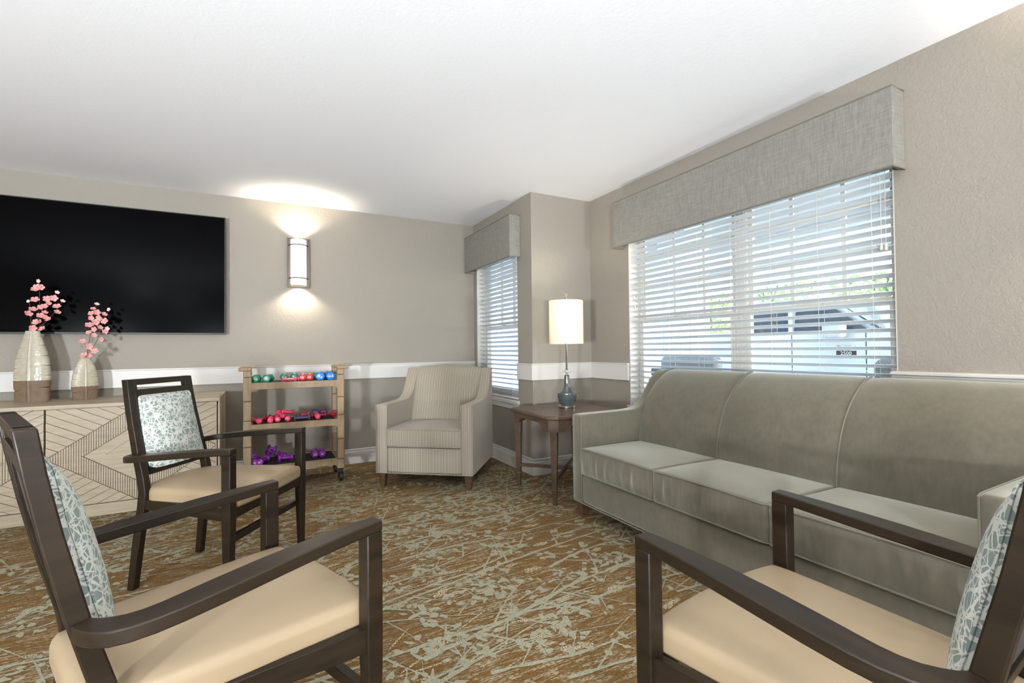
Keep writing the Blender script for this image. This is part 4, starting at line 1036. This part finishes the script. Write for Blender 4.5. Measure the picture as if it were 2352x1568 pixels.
dumbbell('dark purple hexagonal dumbbell at the back of the middle shelf, right of its twin', (0.472, 4.385, 0.547), (0.480, 4.465, 0.547), 'plum', 0.029, 'dumbbells on the middle cart shelf', None, 6, 0.0143)
dumbbell('dark rose dumbbell at the right end of the middle shelf', (0.548, 4.270, 0.541), (0.536, 4.360, 0.541), 'rose', 0.022, 'dumbbells on the middle cart shelf', None, 10, 0.0125)
dumbbell('violet dumbbell at the far left front of the bottom shelf', (-0.051, 4.195, 0.220), (-0.056, 4.295, 0.220), 'violet', 0.026, 'dumbbells on the bottom cart shelf', '3K', 6, 0.0132)
dumbbell('violet dumbbell with 3K end, second from the left on the bottom shelf', (-0.013, 4.195, 0.220), (0.032, 4.295, 0.220), 'violet', 0.026, 'dumbbells on the bottom cart shelf', '3K', 6, 0.0132)
dumbbell('violet dumbbell behind the far left one on the bottom shelf', (-0.033, 4.340, 0.220), (-0.053, 4.440, 0.220), 'violet', 0.026, 'dumbbells on the bottom cart shelf', None, 6, 0.0132)
dumbbell('violet dumbbell tilted up at the back of the bottom shelf pile', (0.037, 4.345, 0.220), (0.051, 4.430, 0.250), 'violet', 0.026, 'dumbbells on the bottom cart shelf', None, 6, 0.0132)
dumbbell('violet dumbbell topmost at the back of the bottom shelf pile', (0.098, 4.450, 0.265), (0.050, 4.460, 0.278), 'violet', 0.026, 'dumbbells on the bottom cart shelf', None, 6, 0.0132)
dumbbell('violet dumbbell lying behind the crosswise one on the bottom shelf', (0.164, 4.370, 0.220), (0.119, 4.440, 0.220), 'violet', 0.026, 'dumbbells on the bottom cart shelf', '3K', 6, 0.0132)
dumbbell('violet dumbbell lying crosswise at the middle of the bottom shelf', (0.216, 4.270, 0.220), (0.126, 4.260, 0.220), 'violet', 0.026, 'dumbbells on the bottom cart shelf', None, 6, 0.0132)
dumbbell('violet dumbbell left of a separate pair on the bottom shelf', (0.393, 4.260, 0.221), (0.393, 4.370, 0.221), 'violet', 0.028, 'dumbbells on the bottom cart shelf', '3K', 6, 0.0138)
dumbbell('violet dumbbell right of a separate pair on the bottom shelf', (0.449, 4.260, 0.221), (0.453, 4.370, 0.221), 'violet', 0.028, 'dumbbells on the bottom cart shelf', '3K', 6, 0.0138)

# ------------------------------------------------------------------ outside the windows
o = MB().box(X2+T, 40, -30, 45, -.22, -.12).build('driveway_ground', 'concrete'); struct(o)
o = struct(MB().box(X2+T, 12.5, -9, 24, 2.75, 2.95).build('porch_ceiling', 'porch'))
m = MB()
for x in (4.6, 6.6, 8.6, 10.6): m.box(x, x+.14, -9, 24, 2.62, 2.75)
struct(m.build('trim_5', 'porch'))
# white wing of the house seen through the narrow window, boards one by one
wing = sempty('wall_porch', (3.2, 7.6, -.12))
MB().box(-1.0, 1.2, .02, .14, 0, 2.86).build('wall_core', 'porch', wing)
bm_ = None
for i in range(20):
    if bm_ is None: b = MB().loft([[(-1.0, 0, 0), (1.2, 0, 0), (1.2, .02, 0), (-1.0, .02, 0)], [(-1.0, .014, .14), (1.2, .014, .14), (1.2, .02, .14), (-1.0, .02, .14)]]).build('siding_board', 'porch', wing); bm_ = b.data
    else: b = bpy.data.objects.new('siding_board', bm_); C.objects.link(b); b.parent = wing
    b.location = (0, 0, i*.142)
def porch_column(label, x, y, w_):
    e = thing('porch_column', label, 'column', (x, y, -.12)); h = 2.87
    MB().box(-w_, w_, -w_, w_, 0, h).build('shaft', 'porch', e, bevel=.01)
    MB().box(-w_-.03, w_+.03, -w_-.03, w_+.03, 0, .22).build('base', 'porch', e, bevel=.01)
    MB().box(-w_-.03, w_+.03, -w_-.03, w_+.03, h-.2, h).build('capital', 'porch', e, bevel=.01)
    for sx in (-1, 1):
        MB().box(-w_-.012, -w_, sx*w_*.62-.012, sx*w_*.62+.012, .3, h-.3).build('panel_mould', 'porch', e)
        MB().box(sx*w_*.62-.012, sx*w_*.62+.012, -w_-.012, -w_, .3, h-.3).build('panel_mould', 'porch', e)
    return e
porch_column('square white porch column seen through the left part of the large window', 5.15, 4.62, .24)
porch_column('white porch column further left behind the first one', 5.9, 5.75, .24)
# pickup truck: side towards the window at X=7, nose towards -Y
def truck():
    e = thing('pickup_truck', 'white pickup truck parked outside the large window', 'truck', (7.0, 4.25, -.12))
    # local: y to the rear(+), x away from the house; door side at x=0
    Wd = 1.95
    def side(poly, x0, x1, n, m, **k): return MB().prism(poly, 'x', x0, x1).build(n, m, e, **k)
    def arch(c, r, n=12): return [(c+r*math.cos(PI*k/n), .44+r*math.sin(PI*k/n)) for k in range(n+1)]
    fc, rc = -1.92, 1.88
    low = [(-2.75, .45), (fc-.5, .40)]+[(c, z) for c, z in reversed(arch(fc, .47))]+[(fc+.5, .40), (rc-.5, .40)]+[(c, z) for c, z in reversed(arch(rc, .47))]+[(rc+.5, .45), (3.0, .50), (3.0, 1.44), (.95, 1.44), (.95, 1.40), (-1.05, 1.38), (-1.35, 1.36), (-2.55, 1.24), (-2.75, 1.05)]
    # build lower body from side skins to stay convex-free
    def skin(poly, x0, x1, name, mat, par=e, bev=0):
        bm = bmesh.new(); vs = [bm.verts.new((x0, a, b)) for a, b in poly]; f = bm.faces.new(vs); bmesh.ops.triangulate(bm, faces=[f])
        r = bmesh.ops.extrude_face_region(bm, geom=bm.faces[:]); bmesh.ops.translate(bm, verts=[v for v in r['geom'] if isinstance(v, bmesh.types.BMVert)], vec=(x1-x0, 0, 0))
        bmesh.ops.recalc_face_normals(bm, faces=bm.faces); me = bpy.data.meshes.new(name); bm.to_mesh(me); bm.free(); me.materials.append(MT[mat])
        q = bpy.data.objects.new(name, me); C.objects.link(q); q.parent = par
        if bev: b = q.modifiers.new('bevel', 'BEVEL'); b.width = bev; b.segments = 2; b.limit_method = 'ANGLE'; b.angle_limit = .7
        return q
    skin(low, 0, Wd, 'body', 'truck', bev=.03)
    cab = [(-1.15, 1.37), (-.45, 1.86), (-.2, 1.92), (.75, 1.92), (.93, 1.86), (.97, 1.40)]
    MB().loft([[(x, a if abs(x-Wd/2) > 0 else a, b) for a, b in cab] for x in (.16, Wd-.16)]).build('cab_roof', 'truck', e, bevel=.04)
    MB().loft([[(.05+(b-1.38)*.2, a, b) for a, b in ((-1.02, 1.38), (-.44, 1.80), (.80, 1.83), (.86, 1.39))], [(.07+(b-1.38)*.2, a, b) for a, b in ((-1.02, 1.38), (-.44, 1.80), (.80, 1.83), (.86, 1.39))]]).build('side_window', 'autoglass', e)
    MB().box(.02, .14, .0, .06, 1.36, 1.86).build('door_pillar', 'truck', e)
    MB().loft([[(.12, -1.16, 1.385), (Wd-.12, -1.16, 1.385), (Wd-.25, -.46, 1.86), (.25, -.46, 1.86)], [(.12, -1.14, 1.38), (Wd-.12, -1.14, 1.38), (Wd-.25, -.44, 1.855), (.25, -.44, 1.855)]]).build('windshield', 'autoglass', e)
    MB().box(-.20, -.02, -.78, -.52, 1.30, 1.52).build('side_mirror', 'truck', e, bevel=.05, seg=4)
    MB().box(-.06, .02, -.70, -.60, 1.36, 1.41).build('mirror_arm', 'black', e)
    for y in (-.98, .0, .90): MB().box(-.004, .004, y-.005, y+.005, .5, 1.38).build('door_seam', 'tvb', e)
    for y in (-.18, .74): MB().box(-.035, -.005, y-.11, y+.11, 1.16, 1.185).build('door_handle', 'chrome', e, bevel=.008)
    MB().box(-.006, .004, -2.2, 2.9, .86, .875).build('body_crease', 'truck', e)
    MB().box(.005, .05, .93, 1.0, .45, 1.42).build('bed_gap', 'tyre', e)
    for c in (fc, rc):
        n = 16
        ring = MB().loft([[(x, c+r*math.cos(PI*k/n), .44+r*math.sin(PI*k/n)) for k in range(n+1)]+[(x, c+(r-.05)*math.cos(PI*k/n), .44+(r-.05)*math.sin(PI*k/n)) for k in range(n, -1, -1)] for x, r in ((-.035, .50), (.02, .52))])
        ring.build('wheel_flare', 'truck', e)
        for x0 in (.04, Wd-.30):
            t = MB(); t.tube([(x0, c, .40), (x0+.26, c, .40)], .40, 32); w_ = t.build('wheel', 'tyre', e, bevel=.03)
            h = MB(); h.tube([(x0-.01, c, .40), (x0+.03, c, .40)], .24, 24); h.build('hub', 'nickel', w_, bevel=.01)
    MB().box(.1, Wd-.1, -2.86, -2.70, .45, .75).build('front_bumper', 'chrome', e, bevel=.04)
    MB().box(.05, .4, -2.77, -2.60, .92, 1.12).build('headlamp', 'glass', e, bevel=.03)
    for txt, sz, y, z, mm in (('RAM', .115, -.74, 1.165, 'chrome'), ('2500', .07, -.74, 1.095, 'white')):
        me = text_mesh(txt, sz, .004); me.materials.clear(); me.materials.append(MT[mm])
        b = MB().box(-.003, .004, y-.125, y+.125, z-.035, z+.035).build('badge', 'tvb' if txt == '2500' else 'truck', e)
        q = bpy.data.objects.new('lettering', me); C.objects.link(q); q.parent = b
        q.matrix_local = Matrix.Translation((-.008, y, z)) @ Matrix(((0, 0, -1, 0), (-1, 0, 0, 0), (0, 1, 0, 0), (0, 0, 0, 1)))
truck()
def patio_chair(label, x, y, rz):
    e = thing('patio_chair', label, 'chair', (x, y, -.12), rz, 'patio chairs on the porch')
    # faces -x locally (back at +... seen from behind)
    for sy in (-1, 1):
        for xx in (.04, .62): MB().box(xx-.03, xx+.03, sy*.36-.03, sy*.36+.03, 0, .62 if xx > .3 else .9).build('leg', 'patio', e, bevel=.004)
        MB().hexa([(-.02, sy*.36-.055, .80), (.70, sy*.36-.055, .72), (.70, sy*.36+.055, .72), (-.02, sy*.36+.055, .80), (-.02, sy*.36-.055, .85), (.70, sy*.36-.055, .76), (.70, sy*.36+.055, .76), (-.02, sy*.36+.055, .85)]).build('armrest', 'patio', e, bevel=.01)
        MB().box(.59, .65, sy*.36-.03, sy*.36+.03, .6, .735).build('arm_post', 'patio', e)
    MB().box(.02, .64, -.33, .33, .36, .44).build('seat_frame', 'patio', e, bevel=.005)
    for k in range(6): MB().box(.015, .04, -.30+k*.11, -.25+k*.11, .44, .98).build('back_slat', 'patio', e)
    MB().box(.01, .045, -.36, .36, .93, 1.0).build('back_rail', 'patio', e, bevel=.004)
    rbox((.06, -.31, .445), (.64, .31, .56), .04, 6).build('seat_cushion', 'zig', e, smooth=60, merge=True)
    rbox((.05, -.30, .60), (.20, .30, 1.12), .06, 6).build('back_cushion', 'zig', e, smooth=60, merge=True)
    return e
patio_chair('patio chair with grey chevron cushion outside the left part of the large window', 3.45, 3.12, .15)
patio_chair('patio chair with grey chevron cushion outside the right end of the large window', 3.3, 1.27, -.1)
# lawn, wall planter and trees
o = MB().box(13.5, 40, -30, 45, -.12, -.02).build('lawn', 'lawn'); struct(o)
pl = thing('brick_planter', 'low brick planter at the edge of the lawn behind the truck', 'planter', (12.6, 11.3, -.12))
bme = None
for r_ in range(9):
    for k in range(8):
        if bme is None: b = MB().box(-.1, .1, -.17, .17, 0, .11).build('brick', 'brick', pl, bevel=.006); bme = b
        else: b = bme.copy(); C.objects.link(b)
        b.location = (0, -1.3+k*.36+(.18 if r_ % 2 else 0), r_*.122)
def tree(label, x, y, h, r, seed):
    rg = random.Random(seed); e = thing('tree', label, 'tree', (x, y, -.12), 0, None)
    tr = MB().tube([(0, 0, 0), (.05, .05, h*.3), (0, .1, h*.55)], [.17, .13, .08], 10); tr.build('trunk', 'bark', e, smooth=True)
    lf = MB()
    for _ in range(2600):
        while True:
            p = Vector((rg.uniform(-1, 1), rg.uniform(-1, 1), rg.uniform(-1, 1)))
            if .35 < p.length < 1: break
        c = Vector((p.x*r, p.y*r, h*.62+p.z*h*.42)); s = rg.uniform(.08, .17); a = Vector((rg.gauss(0, 1), rg.gauss(0, 1), rg.gauss(0, 1))).normalized(); b = a.orthogonal().normalized(); d = a.cross(b)
        lf.add([c+b*s, c+d*s*.6, c-b*s, c-d*s*.6], [(0, 1, 2, 3)])
    q = lf.build('foliage', 'foliage', e); q['kind'] = 'stuff'
    for _ in range(5):
        a = rg.uniform(0, 6.28); MB().tube([(0, .1, h*.45), (math.cos(a)*r*.5, math.sin(a)*r*.5, h*.7)], [.06, .02], 6).build('branch', 'bark', e)
tdesc = ['leftmost of the leafy trees beyond the lawn', 'second from the left of the leafy trees beyond the lawn', 'third from the left of the leafy trees beyond the lawn', 'tree in the middle of the row beyond the lawn', 'third from the right of the leafy trees beyond the lawn', 'second from the right of the leafy trees beyond the lawn', 'rightmost of the leafy trees beyond the lawn']
for i, (x, y) in enumerate(((21, 25), (20, 21), (21, 17), (20, 13), (21, 9), (20, 5), (21, 1))):
    tree(tdesc[i], x, y, 6.2, 1.95, i)
